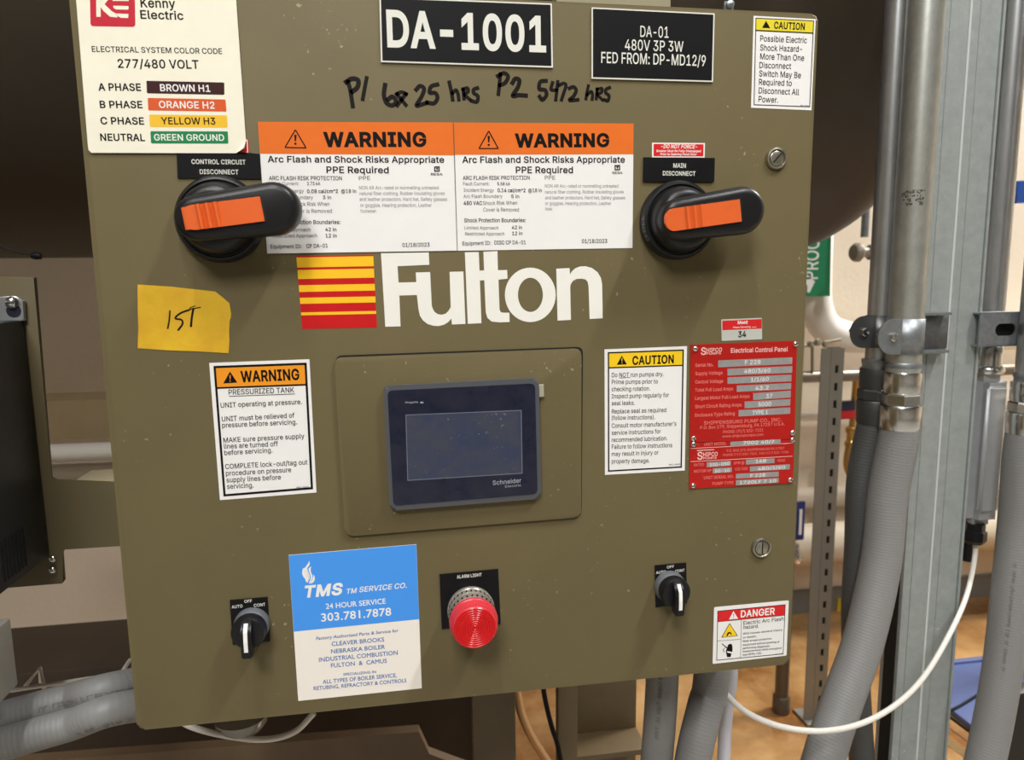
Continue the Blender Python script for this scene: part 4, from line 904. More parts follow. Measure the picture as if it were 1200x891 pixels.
# ---- arc flash warnings
def arc(label, o, band_l, band_r, tri, items_b, items_g, items_l, mark, Y):
    sticker('arc_flash_warning_sticker', label, o, WHITE, cab, [
        ('header_band', ORANGE, 0, [('p', [o[0], o[1], band_r, band_l])]),
        ('warning_symbol', BLACKINK, 1, [('r', rnd(tri, 2.2, 3), 1.4)] + bang(tri[0][0], tri[0][1] + 7.2, 11.6, 2.8)),
        ('lettering', BLACKINK, 1, items_b), ('small_print', GREYINK, 1, items_g), ('fine_print', LIGHTINK, 1, items_l),
        ('maker_mark', BLACKINK, 1, [('r', [(mark[0], mark[1]), (mark[0] + 6.5, mark[1] - .3), (mark[0] + 6.5, mark[1] + 6), (mark[0], mark[1] + 6.2)], 1.3),
            ('p', [(mark[0] + 2, mark[1] + 1.5), (mark[0] + 5, mark[1] + 1.5), (mark[0] + 3.2, mark[1] + 5)])])], Y=Y)


q = lambda x, y: (190 + x / 3.4286, 130 + y / 3.4286)
arc('left of the two arc flash WARNING stickers, beside the left handle', [(302.2, 143), (530.6, 143.7), (535.4, 293.9), (313.2, 297.3)], (305, 180.4), (531.8, 182.4),
    [q(536, 72), q(583, 152), q(490, 150)],
    [('WARNING', q(650, 143), q(1063, 142), 15.6, 62), ('Arc Flash and Shock Risks Appropriate', q(425, 207), q(1133, 209), 7.2, 24),
     ('PPE Required', q(661, 250), q(911, 251), 7.4, 24), ('ARC FLASH RISK PROTECTION', q(430, 279), q(723, 279), 4.7, 8),
     ('0.08 cal/cm^2', q(583, 331), q(707, 330), 4.2, 24), ('@18 in', q(720, 330), q(780, 330), 4.2, 10), ('3 in', q(646, 355), q(680, 355), 4, 12),
     ('Shock Protection Boundaries:', q(440, 455), q(717, 455), 4.6, 14), ('42 in', q(656, 484), q(701, 484), 4.2, 16), ('12 in', q(657, 509), q(702, 509), 4.2, 16),
     ('Equipment ID:', q(437, 553), q(561, 552), 4.4, 6), ('CP DA-01', q(581, 551), q(666, 549), 4.4, 14), ('01/18/2023', q(965, 547), q(1075, 545), 4.4, 14),
     ('RESA', q(1080, 260), q(1127, 260), 2.8, 14), ('2.73 kA', q(583, 299), q(636, 299), 3.8, 10)],
    [('PPE', q(791, 279), q(836, 278), 4.6, 0), ('Fault Current:', q(436, 299), q(550, 299), 3.8, 0), ('Incident Energy', q(436, 329), q(570, 329), 4.2, 0),
     ('Arc Flash Boundary', q(436, 355), q(607, 355), 4.2, 0), ('480 VAC Shock Risk When', q(438, 383), q(673, 382), 4.6, 0), ('Cover is Removed', q(520, 411), q(683, 410), 4.6, 0),
     ('Limited Approach', q(445, 484), q(597, 484), 4, 0), ('Restricted Approach', q(445, 509), q(623, 508), 4, 0)],
    [('NON AR Arc-rated or nonmelting untreated', q(792, 316), q(1111, 316), 4, 2), ('natural fiber clothing. Rubber insulating gloves', q(794, 339), q(1135, 338), 4, 2),
     ('and leather protectors. Hard hat, Safety glasses', q(794, 362), q(1145, 362), 4, 2), ('or goggles. Hearing protection, Leather', q(797, 386), q(1083, 386), 4, 2),
     ('footwear.', q(797, 410), q(864, 409), 4, 2)], q(1093, 224), -0.0004)
q = lambda x, y: (520 + x / 3, 130 + y / 3)
arc('right of the two arc flash WARNING stickers, above the white name letters', [(531.9, 143.8), (742.3, 145), (741, 290.8), (536.3, 294)], (532.9, 181.7), (742, 181),
    [q(158, 67), q(195, 135), q(120, 135)],
    [('WARNING', q(250, 127), q(582, 125), 14.6, 62), ('Arc Flash and Shock Risks Appropriate', q(65, 183), q(636, 182), 7.2, 24),
     ('PPE Required', q(253, 219), q(454, 219), 7.4, 24), ('ARC FLASH RISK PROTECTION', q(67, 243), q(302, 242), 4.5, 8),
     ('0.14 cal/cm^2', q(189, 286), q(287, 286), 4.2, 24), ('@18 in', q(297, 286), q(344, 286), 4.2, 10), ('5 in', q(237, 307), q(265, 307), 4, 12),
     ('480 VAC', q(70, 331), q(135, 331), 4.4, 22),
     ('Shock Protection Boundaries:', q(72, 392), q(288, 391), 4.6, 14), ('42 in', q(239, 416), q(275, 416), 4, 16), ('12 in', q(240, 437), q(276, 437), 4, 16),
     ('Equipment ID:', q(66, 473), q(165, 471), 4.4, 6), ('DISC CP DA-01', q(178, 470), q(288, 469), 4.4, 14), ('01/18/2023', q(485, 465), q(574, 464), 4.4, 14),
     ('RESA', q(592, 222), q(628, 222), 2.6, 14), ('5.58 kA', q(188, 262), q(233, 262), 3.6, 10)],
    [('PPE', q(355, 242), q(391, 242), 4.6, 0), ('Fault Current:', q(68, 262), q(160, 262), 3.8, 0), ('Incident Energy', q(70, 285), q(176, 285), 4, 0),
     ('Arc Flash Boundary', q(69, 307), q(206, 306), 4, 0), ('Shock Risk When', q(138, 331), q(258, 330), 4.4, 0), ('Cover is Removed', q(139, 354), q(264, 354), 4.4, 0),
     ('Limited Approach', q(73, 417), q(192, 417), 3.8, 0), ('Restricted Approach', q(75, 438), q(213, 438), 3.8, 0)],
    [('NON AR Arc-rated or nonmelting untreated', q(355, 270), q(613, 270), 3.8, 2), ('natural fiber clothing. Rubber insulating gloves', q(356, 291), q(632, 290), 3.8, 2),
     ('and leather protectors. Hard hat, Safety glasses', q(356, 311), q(637, 311), 3.8, 2), ('or goggles. Hearing protection, Leather', q(356, 331), q(588, 331), 3.8, 2),
     ('footwear.', q(356, 350), q(382, 350), 3.8, 2)], q(600, 191), -0.0002)

# ---- name decal with striped square
BL_, TR_ = None, None
A0, A1, A2, A3 = (347.2, 300.2), (437.4, 298.6), (441.8, 384), (354.3, 385.8)
lp = lambda a, b, t: (a[0] + (b[0] - a[0]) * t, a[1] + (b[1] - a[1]) * t)
st = sticker('striped_square_decal', 'red and yellow striped square decal left of the white name letters', [A0, A1, A2, A3], DECALRED, cab, [], th=0.00015)
for a, b in [(0.02, 0.158), (0.19, 0.315), (0.40, 0.492), (0.572, 0.655), (0.772, 0.812)]:
    MB().flat([xz([lp(A0, A3, a), lp(A1, A2, a), lp(A1, A2, b), lp(A0, A3, b)])], -0.00025).build('yellow_stripe', DECALYEL, st)


def arcp(cx, cy, rx, ry, a0, a1, n=14, rot=0.0):
    out = []
    for i in range(n + 1):
        a = R(a0 + (a1 - a0) * i / n)
        x, y = rx * math.cos(a), ry * math.sin(a)
        out.append((cx + x * math.cos(rot) - y * math.sin(rot), cy + x * math.sin(rot) + y * math.cos(rot)))
    return out


dec = MB()
q1 = lambda L: xz([(435 + x / 8.4857, 285 + y / 8.4857) for x, y in L])
q2 = lambda L: xz([(570 + x / 8.4857, 285 + y / 8.4857) for x, y in L])
# F joined with u
Fu = [(97, 102), (572, 93), (578, 216), (262, 230), (272, 392), (448, 388), (443, 292), (586, 288), (602, 620)] + \
     [(612, 652), (630, 684), (660, 706), (700, 713), (740, 702), (770, 672), (790, 636)] + \
     [(779, 286), (916, 282), (937, 804), (802, 810), (797, 750), (768, 784), (725, 812), (675, 825), (620, 823), (560, 805), (515, 770), (484, 722), (470, 660), (454, 517), (280, 522), (292, 829), (140, 832)]
dec.flat([q1(Fu)], -0.00025)
l1 = [(931, 92), (1070, 89), (1077, 272), (1119, 271), (1113, 86)]
# l and t share the bar between them
LT = [(931, 92), (1069, 89), (1077, 273), (1122, 272), (1115, 86)] + [(1146 + 109, 80), (1146 + 114, 270), (1146 + 205, 267), (1146 + 210, 354), (1146 + 119, 364), (1146 + 130, 660),
      (1146 + 140, 684), (1146 + 160, 692), (1146 + 228, 692), (1146 + 230, 785), (1146 + 130, 789), (1146 + 50, 780), (1146 + 10, 745), (1139, 690), (1124, 370), (1081, 372), (1096, 797), (960, 803)]
dec.flat([q1(LT)], -0.00025)
dec.flat([q2(arcp(436, 515, 253, 271, 0, 360, 40)[:-1]), q2(arcp(437, 515, 124, 170, 0, 360, 32)[:-1])], -0.00025)
n_ = [(694, 255), (826, 248), (831, 312), (850, 280), (885, 250), (930, 232), (985, 230), (1050, 248), (1105, 290), (1138, 345), (1150, 410), (1156, 748), (1026, 755), (1015, 430), (1005, 385), (985, 362), (945, 354), (895, 358), (860, 376), (838, 410), (833, 440), (840, 764), (707, 771)]
dec.flat([q2(n_)], -0.00025)
lab(dec.build('name_decal', DECALWHITE, cab), 'large white vinyl letters reading Fulton')

# ---- yellow tape
sticker('tape_note', 'torn yellow tape note with 1ST in black marker', [(161.4, 333.6), (200, 336), (230, 339.3), (252.5, 341.8), (262, 349.5), (269, 355.5), (270, 362), (271, 368), (270.6, 372.5), (269.2, 376),
    (268.6, 388), (268.8, 400), (268, 414), (230, 411.8), (195, 410.5), (161.6, 408.2), (162.3, 385), (161.6, 360)], TAPE, cab, [
    ('lettering', MARKER, 0, [('s', [(199.3, 364.5), (198.6, 375), (196.8, 385)], 1.7), ('s', [(222, 363.3), (212, 367), (205.5, 373), (213, 375), (214, 380), (209, 387)], 2.1),
        ('s', [(226.8, 362), (225, 372), (224, 382.5)], 2.4), ('s', [(222.5, 361), (229, 358.5)], 1.0), ('s', [(223, 362.5), (235, 360.3)], 1.3)])], th=0.0004)

# ---- pressurised tank warning
q = lambda x, y: (140 + x / 2.785, 280 + y / 2.785)
ln = lambda s, x0, y0, x1, y1: (s, q(x0, y0), q(x1, y1), 5.6, 5)
sticker('tank_warning_sticker', 'white PRESSURIZED TANK warning sticker with orange band, below the yellow tape', [q(293, 405), q(620, 393), q(643, 828), q(328, 853)], WHITE, cab, [
    ('header_band', AMBER, 0, [('p', [q(314, 419), q(605, 408), q(608, 476), q(319, 487)])]),
    ('border', BLACKINK, 1, [('r', [q(307, 415), q(611, 404), q(632, 817), q(340, 841)], 2.6), ('s', [q(316, 487), q(610, 476)], 2.0)]),
    ('warning_symbol', BLACKINK, 1, [('p', [q(361, 433), q(385, 469), q(339, 472)])]),
    ('symbol_mark', AMBER, 2, bang(*q(361.5, 445), 7.6, 1.5)),
    ('lettering', BLACKINK, 1, [('WARNING', q(397, 467), q(588, 459), 12.2, 44), ('PRESSURIZED TANK', q(357, 509), q(571, 501), 6.0, 5), ('s', [q(359, 514), q(572, 506)], 0.7),
        ln('UNIT operating at pressure.', 331, 551, 596, 539), ln('UNIT must be relieved of', 335, 596, 572, 583), ln('pressure before servicing.', 336, 616, 580, 605),
        ln('MAKE sure pressure supply', 340, 665, 604, 651), ln('lines are turned off', 342, 685, 518, 676), ln('before servicing.', 343, 706, 500, 697),
        ln('COMPLETE lock-out/tag out', 346, 751, 614, 736), ln('procedure on pressure', 348, 773, 561, 761), ln('supply lines before', 350, 795, 527, 785),
        ln('servicing.', 352, 816, 438, 811), ('WPC-00001', q(578, 814), q(619, 812), 1.7, 10)])])

# ---- pump caution
q = lambda x, y: (690 + x / 3.7115, 360 + y / 3.7115)
ln = lambda s, y0, x1, y1: (s, q(99, y0), q(x1, y1), 5.0, 0)
sticker('pump_caution_sticker', 'white CAUTION sticker about running pumps dry, right of the touch screen', [q(68, 184), q(427, 170), q(417, 711), q(70, 730)], WHITE, cab, [
    ('header_band', YELLOW, 0, [('p', [q(86, 200), q(409, 188), q(409, 252), q(86, 264)])]),
    ('border', BLACKINK, 1, [('r', [q(82, 196), q(413, 184), q(404, 698), q(83, 716)], 1.6), ('s', [q(85, 264), q(410, 253)], 1.5)]),
    ('warning_symbol', BLACKINK, 1, [('p', [q(143, 211), q(165, 249), q(121, 251)])]),
    ('symbol_mark', YELLOW, 2, bang(*q(143.5, 222), 6.3, 1.2)),
    ('lettering', BLACKINK, 1, [('CAUTION', q(189, 250), q(369, 243), 9.4, 44),
        ln('Do NOT run pumps dry.', 305, 325, 300), ('s', [q(133, 308), q(178, 306)], 0.6), ln('Prime pumps prior to', 335, 299, 332), ln('checking rotation.', 366, 266, 363),
        ln('Inspect pump regularly for', 397, 348, 391), ln('seal leaks.', 427, 199, 425), ln('Replace seal as required', 463, 336, 456), ln('(follow instructions).', 491, 287, 487),
        ln("Consult motor manufacturer's", 525, 380, 516), ln('service instructions for', 556, 312, 549), ln('recommended lubrication.', 587, 341, 579),
        ln('Failure to follow instructions', 617, 362, 609), ln('may result in injury or', 648, 302, 641), ln('property damage.', 680, 263, 676), ('WPC-00002', q(348, 689), q(397, 686), 1.6, 10)])])

# ---- small inventory tag
q = lambda x, y: (835 + x / 18.46, 365 + y / 18.46)
sticker('inventory_tag', 'small red and white tag numbered 34 above the red plate', [q(185, 175), q(1065, 140), q(1070, 605), q(195, 640)], mat('silver_tag', S(206, 208, 200), 0.35, metal=0.2), cab, [
    ('red_field', RED, 0, [('p', rnd([q(210, 205), q(1060, 165), q(1062, 372), q(210, 408)], 0.5))]),
    ('lettering_white', WHITEINK, 1, [('Meeti', q(540, 275), q(755, 268), 3.7, 30), ('Phase Servicing', q(440, 366), q(815, 350), 1.9, 16), ('s', [q(850, 342), q(940, 338)], 0.6)]),
    ('lettering', BLACKINK, 0, [('34', q(552, 562), q(722, 552), 6.6, 46)])], corner=1.2)

# ---- red data plate (two plates riveted one under the other)
q = lambda x, y: (800 + x / 4.69, 390 + y / 4.69)
fl = lambda *c: ('p', [q(c[i], c[i + 1]) for i in range(0, 8, 2)])
P1 = sticker('data_plate', 'red Electrical Control Panel data plate with silver fields', [q(42, 66), q(626, 44), q(612, 583), q(38, 603)], PLATERED, cab, [
    ('data_fields', PLATESILVER, 0, [fl(193, 152, 600, 135, 599, 172, 193, 190), fl(244, 198, 600, 183, 599, 220, 244, 235), fl(244, 245, 595, 230, 595, 267, 244, 281),
        fl(295, 290, 594, 276, 593, 310, 295, 325), fl(385, 332, 592, 318, 591, 356, 385, 370), fl(338, 378, 590, 364, 588, 400, 338, 415), fl(305, 425, 589, 410, 588, 445, 305, 460)]),
    ('lettering', PLATETEXTW, 0, [('S', q(98, 121), q(126, 120), 8.2, 24), ('HIPCO', q(128, 106), q(214, 103), 4.4, 28), ('PUMPS', q(128, 121), q(208, 118), 2.6, 16),
        ('Electrical Control Panel', q(262, 110), q(575, 102), 5.2, 26)]),
    ('small_print', PLATETEXT, 0, [('Serial No.', q(67, 187), q(166, 184), 3.8, 22), ('Supply Voltage', q(67, 233), q(217, 228), 3.8, 22),
        ('Control Voltage', q(67, 279), q(220, 274), 3.8, 22), ('Total Full Load Amps', q(66, 324), q(275, 316), 3.8, 22), ('Largest Motor Full Load Amps', q(66, 369), q(365, 357), 3.8, 22),
        ('Short Circuit Rating Amps', q(66, 415), q(322, 404), 3.8, 22), ('Enclosure Type Rating', q(66, 462), q(284, 452), 3.8, 22),
        ('SHIPPENSBURG PUMP CO., INC.', q(114, 505), q(540, 486), 4, 10), ('P.O. Box 279, Shippensburg, PA 17257 U.S.A.', q(94, 530), q(557, 508), 3.6, 10),
        ('PHONE: (717) 532-7321', q(220, 553), q(440, 542), 3.4, 10), ('www.shipcopumps.com', q(215, 576), q(440, 565), 3, 8)]),
    ('stamped_values', WHITEINK, 1, [('F 228', q(340, 174), q(425, 170), 4.6, 10), ('480/3/60', q(335, 222), q(480, 216), 4.4, 10), ('1/1/60', q(372, 268), q(470, 263), 4.4, 10),
        ('43.2', q(396, 315), q(470, 311), 4.4, 10), ('37', q(455, 359), q(490, 357), 4.4, 10), ('5000', q(413, 404), q(483, 400), 4.4, 10), ('TYPE 1', q(380, 450), q(465, 445), 4.4, 10)])], th=0.0008)
P2 = sticker('data_plate', 'smaller red pump data plate under the larger red plate', [q(38, 606), q(612, 586), q(604, 826), q(34, 858)], PLATERED, cab, [
    ('data_fields', PLATESILVER, 0, [fl(260, 598, 536, 585, 536, 610, 260, 624), fl(130, 712, 262, 703, 262, 730, 130, 739), fl(345, 697, 502, 690, 502, 716, 345, 724),
        fl(163, 745, 268, 739, 268, 765, 163, 772), fl(367, 735, 587, 722, 586, 750, 367, 762), fl(290, 775, 525, 763, 525, 790, 290, 801), fl(290, 810, 525, 797, 525, 823, 290, 838)]),
    ('lettering', PLATETEXTW, 0, [('S', q(78, 697), q(108, 695), 8.6, 26), ('HIPCO', q(110, 680), q(190, 676), 4.6, 30), ('PUMPS', q(110, 695), q(184, 692), 2.4, 16),
        ('s', [q(78, 647), q(170, 642)], 1.1), ('s', [q(42, 636), q(606, 606)], 0.7), ('s', [q(42, 708), q(600, 678)], 0.7)]),
    ('small_print', PLATETEXT, 0, [('UNIT MODEL', q(116, 621), q(238, 615), 3.4, 14), ('P.O. BOX 279, SHIPPENSBURG PA 17257', q(240, 655), q(555, 640), 2.8, 8),
        ('PHONE (717) 532-7321   FAX (717) 532-7704', q(220, 678), q(578, 661), 2.6, 8), ('RATED', q(60, 734), q(115, 731), 3.2, 14), ('GPM @', q(278, 723), q(336, 720), 3.2, 14),
        ('HEAD', q(518, 709), q(560, 707), 3, 14), ('MOTOR HP', q(60, 769), q(155, 764), 3.2, 14), ('VOLTAGE', q(285, 757), q(355, 753), 3.2, 14),
        ('UNIT SERIAL NO.', q(114, 805), q(278, 796), 3.4, 14), ('PUMP TYPE', q(161, 837), q(277, 831), 3.4, 14)]),
    ('stamped_values', WHITEINK, 1, [('7002 40/7', q(330, 614), q(500, 607), 3.8, 8), ('200-050', q(145, 734), q(255, 727), 3.6, 8), ('168', q(398, 714), q(455, 711), 3.8, 8),
        ('50-10', q(175, 768), q(255, 763), 3.4, 8), ('480/3/60', q(410, 756), q(560, 746), 3.6, 8), ('F 228', q(370, 794), q(450, 790), 3.8, 8), ('1720LF 7 10', q(310, 832), q(510, 821), 3.6, 8)])],
    th=0.0008)


def screw(parent, px, py, r, ang, Y, m=CHROME):
    p = at(px, py)
    c = Vector((p.x, Y, p.z))
    o = MB().lathe(c, [(r, 0), (r, 0.0006), (r * 0.8, 0.0014), (r * 0.4, 0.0019), (0.0002, 0.002)], 20).build('screw', m, parent, True, 50)
    a = R(ang)
    M = Matrix.Translation(c) @ Matrix.Rotation(a, 4, 'Y')
    MB().box((-r * .8, -0.0022, -r * .12), (r * .8, -0.0012, r * .12), 0, M).build('screw_slot', DARKHOLE, parent)
    return o


for P, L in ((P1, [(67, 88, 30), (617, 62, -20), (57, 581, 60), (600, 550, 5)]), (P2, [(57, 613, 10), (600, 588, -30), (55, 840, 0), (588, 808, 15)])):
    for x, y, a in L:
        screw(P, *q(x, y), 0.0026, a, -0.0008)

# ---- service company sticker
q = lambda x, y: (240 + x / 3.158, 600 + y / 3.158)
g = lambda x, y: (330 + x / 7.06, 630 + y / 7.06)
f5 = lambda L: [(340 + x / 14.85, 640 + y / 14.85) for x, y in L]
tl = lambda s, x0, y0, x1, y1, cap, w=6, sl=0.0: (s, q(x0, y0), q(x1, y1), cap, w, sl, 'h')
sticker('service_sticker', 'blue and white boiler service company sticker at the bottom of the door', [q(310, 160), q(783, 120), q(803, 653), q(346, 700)], mat('warm_white_vinyl', S(240, 233, 224), 0.42, spec=0.16), cab, [
    ('blue_field', BLUE, 0, [('p', [(338.3, 650.9), (487.8, 638.2), (491.1, 725.7), (344.4, 740.3)])]),
    ('flame_logo', WHITEINK, 1, [
        ('p', f5([(330, 255), (345, 300), (335, 335), (312, 362), (300, 390), (305, 430), (330, 480), (345, 520), (343, 570), (330, 590), (310, 520), (285, 470), (262, 420), (262, 380), (280, 345), (310, 310), (325, 280)])),
        ('p', f5([(262, 372), (225, 390), (212, 430), (210, 480), (225, 525), (260, 570), (285, 630), (305, 635), (322, 590), (325, 540), (300, 490), (265, 440)])),
        ('p', f5([(372, 355), (340, 372), (320, 400), (330, 450), (350, 490), (362, 540), (352, 590), (322, 640), (345, 640), (375, 600), (390, 550), (385, 500), (362, 450), (358, 400)])),
        ('p', f5([(402, 495), (402, 540), (388, 590), (350, 640), (330, 660), (395, 640), (425, 600), (432, 550), (420, 515)]))]),
    ('lettering_white', WHITEINK, 1, [('TMS', g(180, 495), g(497, 468), 12.6, 60, 0.2),
        ('TM', g(534, 466), g(618, 457), 5.6, 26, 0.2), ('SERVICE CO.', g(641, 452), g(1036, 415), 5.9, 20, 0.2),
        ('24 HOUR SERVICE', g(368, 591), g(862, 546), 6.0, 14, 0, 'h'), ('303.781.7878', g(330, 695), g(908, 643), 9.0, 16, 0, 'h')]),
    ('lettering_blue', BLUEINK, 1, [tl('Factory Authorized Parts & Service for', 412, 474, 716, 444, 3.6, 6, 0.15), tl('CLEAVER BROOKS', 470, 496, 664, 479, 4.8), tl('NEBRASKA BOILER', 468, 524, 667, 506, 4.8),
        tl('INDUSTRIAL COMBUSTION', 423, 555, 714, 528, 4.9), tl('FULTON  &  CAMUS', 467, 576, 674, 558, 4.8), tl('SPECIALIZING IN', 513, 606, 634, 596, 2.9),
        tl('ALL TYPES OF BOILER SERVICE,', 437, 636, 710, 611, 4.5), tl('RETUBING, REFRACTORY & CONTROLS', 403, 660, 746, 630, 4.3)])])

# ---- danger sticker
q = lambda x, y: (830 + x / 11.14, 700 + y / 11.14)
ln = lambda s, x0, y0, x1, y1, c=2.2, w=6: (s, q(x0, y0), q(x1, y1), c, w)
sticker('danger_sticker', 'white and red DANGER arc flash sticker in the lower right corner of the door', [q(75, 132), q(1050, 42), q(1020, 762), q(55, 872)], WHITE, cab, [
    ('header_band', RED, 0, [('p', [q(122, 182), q(1003, 95), q(995, 232), q(120, 320)])]),
    ('border', BLACKINK, 1, [('r', [q(118, 178), q(1006, 92), q(978, 742), q(104, 826)], 0.7), ('s', [q(120, 320), q(998, 234)], 0.7), ('s', [q(430, 292), q(418, 790)], 0.5), ('s', [q(114, 572), q(424, 546)], 0.5)]),
    ('warning_symbol', WHITEINK, 1, [('p', [q(326, 180), q(388, 280), q(268, 290)])]),
    ('symbol_mark', RED, 2, bang(*q(328, 212), 5.6, 1.0)),
    ('lettering_white', WHITEINK, 1, [('DANGER', q(420, 262), q(866, 222), 7.6, 34)]),
    ('shock_triangle', BLACKINK, 0, [('p', rnd([q(276, 336), q(386, 505), q(166, 528)], 1.2))]),
    ('shock_triangle_field', YELLOW, 1, [('p', rnd([q(277, 350), q(374, 500), q(180, 520)], 1.0))]),
    ('pictograms', BLACKINK, 2, [('p', [q(232, 502), q(245, 470), q(262, 452), q(290, 455), q(303, 478), q(298, 492), q(280, 470), q(262, 478), q(252, 505)]),
        ('p', [q(170, 605), q(180, 602), q(262, 668), q(250, 678)]), ('s', [q(205, 668), q(192, 690), q(208, 712)], 0.8),
        ('p', [q(244, 668), q(252, 625), q(262, 618), q(270, 606), q(280, 612), q(290, 603), q(298, 612), q(308, 618), q(314, 660), q(312, 700), q(300, 728), q(290, 778), q(242, 780), q(232, 730), q(228, 690)])]),
    ('pictogram_cuff', WHITEINK, 3, [('p', [q(242, 700), q(304, 712), q(300, 732), q(246, 722)])]),
    ('lettering', BLACKINK, 1, [ln('Electric Arc Flash', 455, 360, 980, 302, 4.2, 4), ln('hazard.', 457, 415, 655, 396, 4.0, 4), ln('Will cause severe injury', 448, 488, 965, 435), ln('or death.', 448, 538, 628, 520),
        ln('Wear proper protective', 446, 586, 822, 550), ln('equipment before opening or', 446, 634, 928, 590), ln('performing diagnostic', 446, 678, 800, 646), ln('measurements while energized', 446, 720, 952, 672),
        ln('(see NFPA 70E)', 446, 764, 690, 740), ln('WPC-00090', 868, 752, 972, 742, 1.2, 10)])], th=0.0003, corner=1.5)


# ---- rotary disconnect handles
def handle(label, cx, cy, sx, ex, mn):
    b = at(cx, cy)
    base = MB().lathe((b.x, 0, b.z), [(0.0330, 0), (0.0342, 0.003), (0.0340, 0.008), (0.0320, 0.0118), (0.0304, 0.0122), (0.0296, 0.0108), (0.0286, 0.0108), (0.0280, 0.014), (0.0268, 0.021),
                                      (0.0248, 0.0262), (0.0222, 0.0284), (0.0190, 0.0290)], 64).build('disconnect_handle', PLASTICBLACK, cab, True, 32)
    base['label'] = label
    M = Matrix.Translation((b.x, 0, b.z)) @ Matrix.Rotation(R(-7.5), 4, 'Y')
    # grip: rounded bar lofted outward
    def outline(grow, x0=-0.0265, x1=0.066, r0=0.0172, r1=0.0198):
        r0, r1 = r0 + grow, r1 + grow
        xa, xb = x0 + 0.0170, x1 - 0.0198
        pts = []
        for i in range(17):
            a = R(90 + 180 * i / 16)
            pts.append((xa + r0 * math.cos(a) * 1.0, r0 * math.sin(a)))
        for i in range(17):
            a = R(-90 + 180 * i / 16)
            pts.append((xb + r1 * math.cos(a), r1 * math.sin(a)))
        return pts
    lay = [(-0.0045, -0.0175), (-0.0005, -0.0185), (0.0004, -0.023), (0.0002, -0.033), (-0.0012, -0.0368), (-0.0036, -0.0388), (-0.0064, -0.0396)]
    n = 34
    vs, fs = [], []
    for gr, y in lay:
        vs += [M @ Vector((x, y, z)) for x, z in outline(gr)]
    for i in range(len(lay) - 1):
        for k_ in range(n):
            k2 = (k_ + 1) % n
            fs.append((i * n + k_, i * n + k2, (i + 1) * n + k2, (i + 1) * n + k_))
    fs.append(tuple(range(n - 1, -1, -1)))
    fs.append(tuple((len(lay) - 1) * n + k_ for k_ in range(n)))
    MB().add(vs, fs).build('grip', PLASTICBLACK, base, True, 50, recalc=True)
    ins = MB()
    # orange slider: profile along x with three finger ribs
    prof = [(sx, -0.0388), (sx, -0.0406), (sx + 0.0003, -0.0412), (sx + 0.001, -0.0415), (sx + 0.0022, -0.0417), (sx + 0.0036, -0.0418), (sx + 0.0052, -0.0418), (sx + 0.0075, -0.0418)]
    xx = -0.0215
    for i in range(3):
        xr = -0.0055 + i * 0.0062
        prof += [(xr - 0.0024, -0.0418), (xr - 0.0012, -0.0434), (xr + 0.0006, -0.0434), (xr + 0.0014, -0.0408)]
    prof += [(0.0105, -0.0412), (ex - 0.0013, -0.0412), (ex - 0.0003, -0.0404), (ex, -0.0388)]
    hw_ = 0.0092
    vs, fs = [], []
    m = len(prof)
    def hz(x):      # rounded left end, arched right end
        if x < sx + 0.0075:
            t = max(0.0, (x - sx) / 0.0075)
            return hw_ * math.sqrt(max(mn, 1 - (1 - t) ** 2))
        return hw_
    for sgn in (1, -1):
        for x, y in prof:
            vs.append(M @ Vector((x + (0.0 if x < 0.03 else 0), y, sgn * hz(x))))
    for x, y in prof:
        vs.append(M @ Vector((x, -0.0385, hz(x))))
    for x, y in prof:
        vs.append(M @ Vector((x, -0.0385, -hz(x))))
    for i in range(m - 1):
        fs += [(i, i + 1, m + i + 1, m + i), (i, i + 1, 2 * m + i + 1, 2 * m + i), (m + i, m + i + 1, 3 * m + i + 1, 3 * m + i)]
    ins.add(vs, fs)
    o = ins.build('slider', GRIPORANGE, base, True, 35, recalc=True)
    o['label'] = 'orange ribbed locking slider'
    # frame groove around the slider
    MB().prism([tuple((x, z)) for x, z in rnd([(sx + 0.002, -0.0103), (ex + .0012, -0.0103), (ex + .0012, 0.0103), (sx + 0.002, 0.0103)], 0.003, 4)], -0.0399, -0.0385).build('slider_recess', DARKHOLE, base).matrix_basis = M
    for dx, dz in ((-0.019, 0.014), (-0.004, -0.0215)):
        MB().lathe((b.x + dx, -0.0205, b.z + dz), [(0.0011, 0), (0.0011, 0.0012)], 12).build('pin_hole', DARKHOLE, base)
    # OFF print on the left of the flange, reading upwards
    mb = MB()
    gls, Wd = layout('O OFF', 8, 's')
    for pts, tris in gls:
        vs = []
        for x, y in pts:
            a = R(212) - (x / 500 * 0.0052) / 0.0312
            rr = 0.0300 + (y / 500) * 0.0016 * -1 + 0.0008
            # on the sloping rim: angle runs clockwise so that the word reads upwards
            h = 0.0086 + (y / 500) * 0.0026
            rr = 0.03415 - (y / 500) * 0.0013
            vs.append((b.x + rr * math.cos(a), -h - 0.0004, b.z + rr * math.sin(a)))
        mb.add(vs, tris)
    mb.build('lettering', GREYINK, base)
    return base


handle('black rotary MAIN DISCONNECT handle, the right one of two', 791.5, 259, -0.0255, 0.0420, 0.06)
handle('black rotary CONTROL CIRCUIT handle, the left one of two', 260, 258, -0.0185, 0.0392, 0.8)


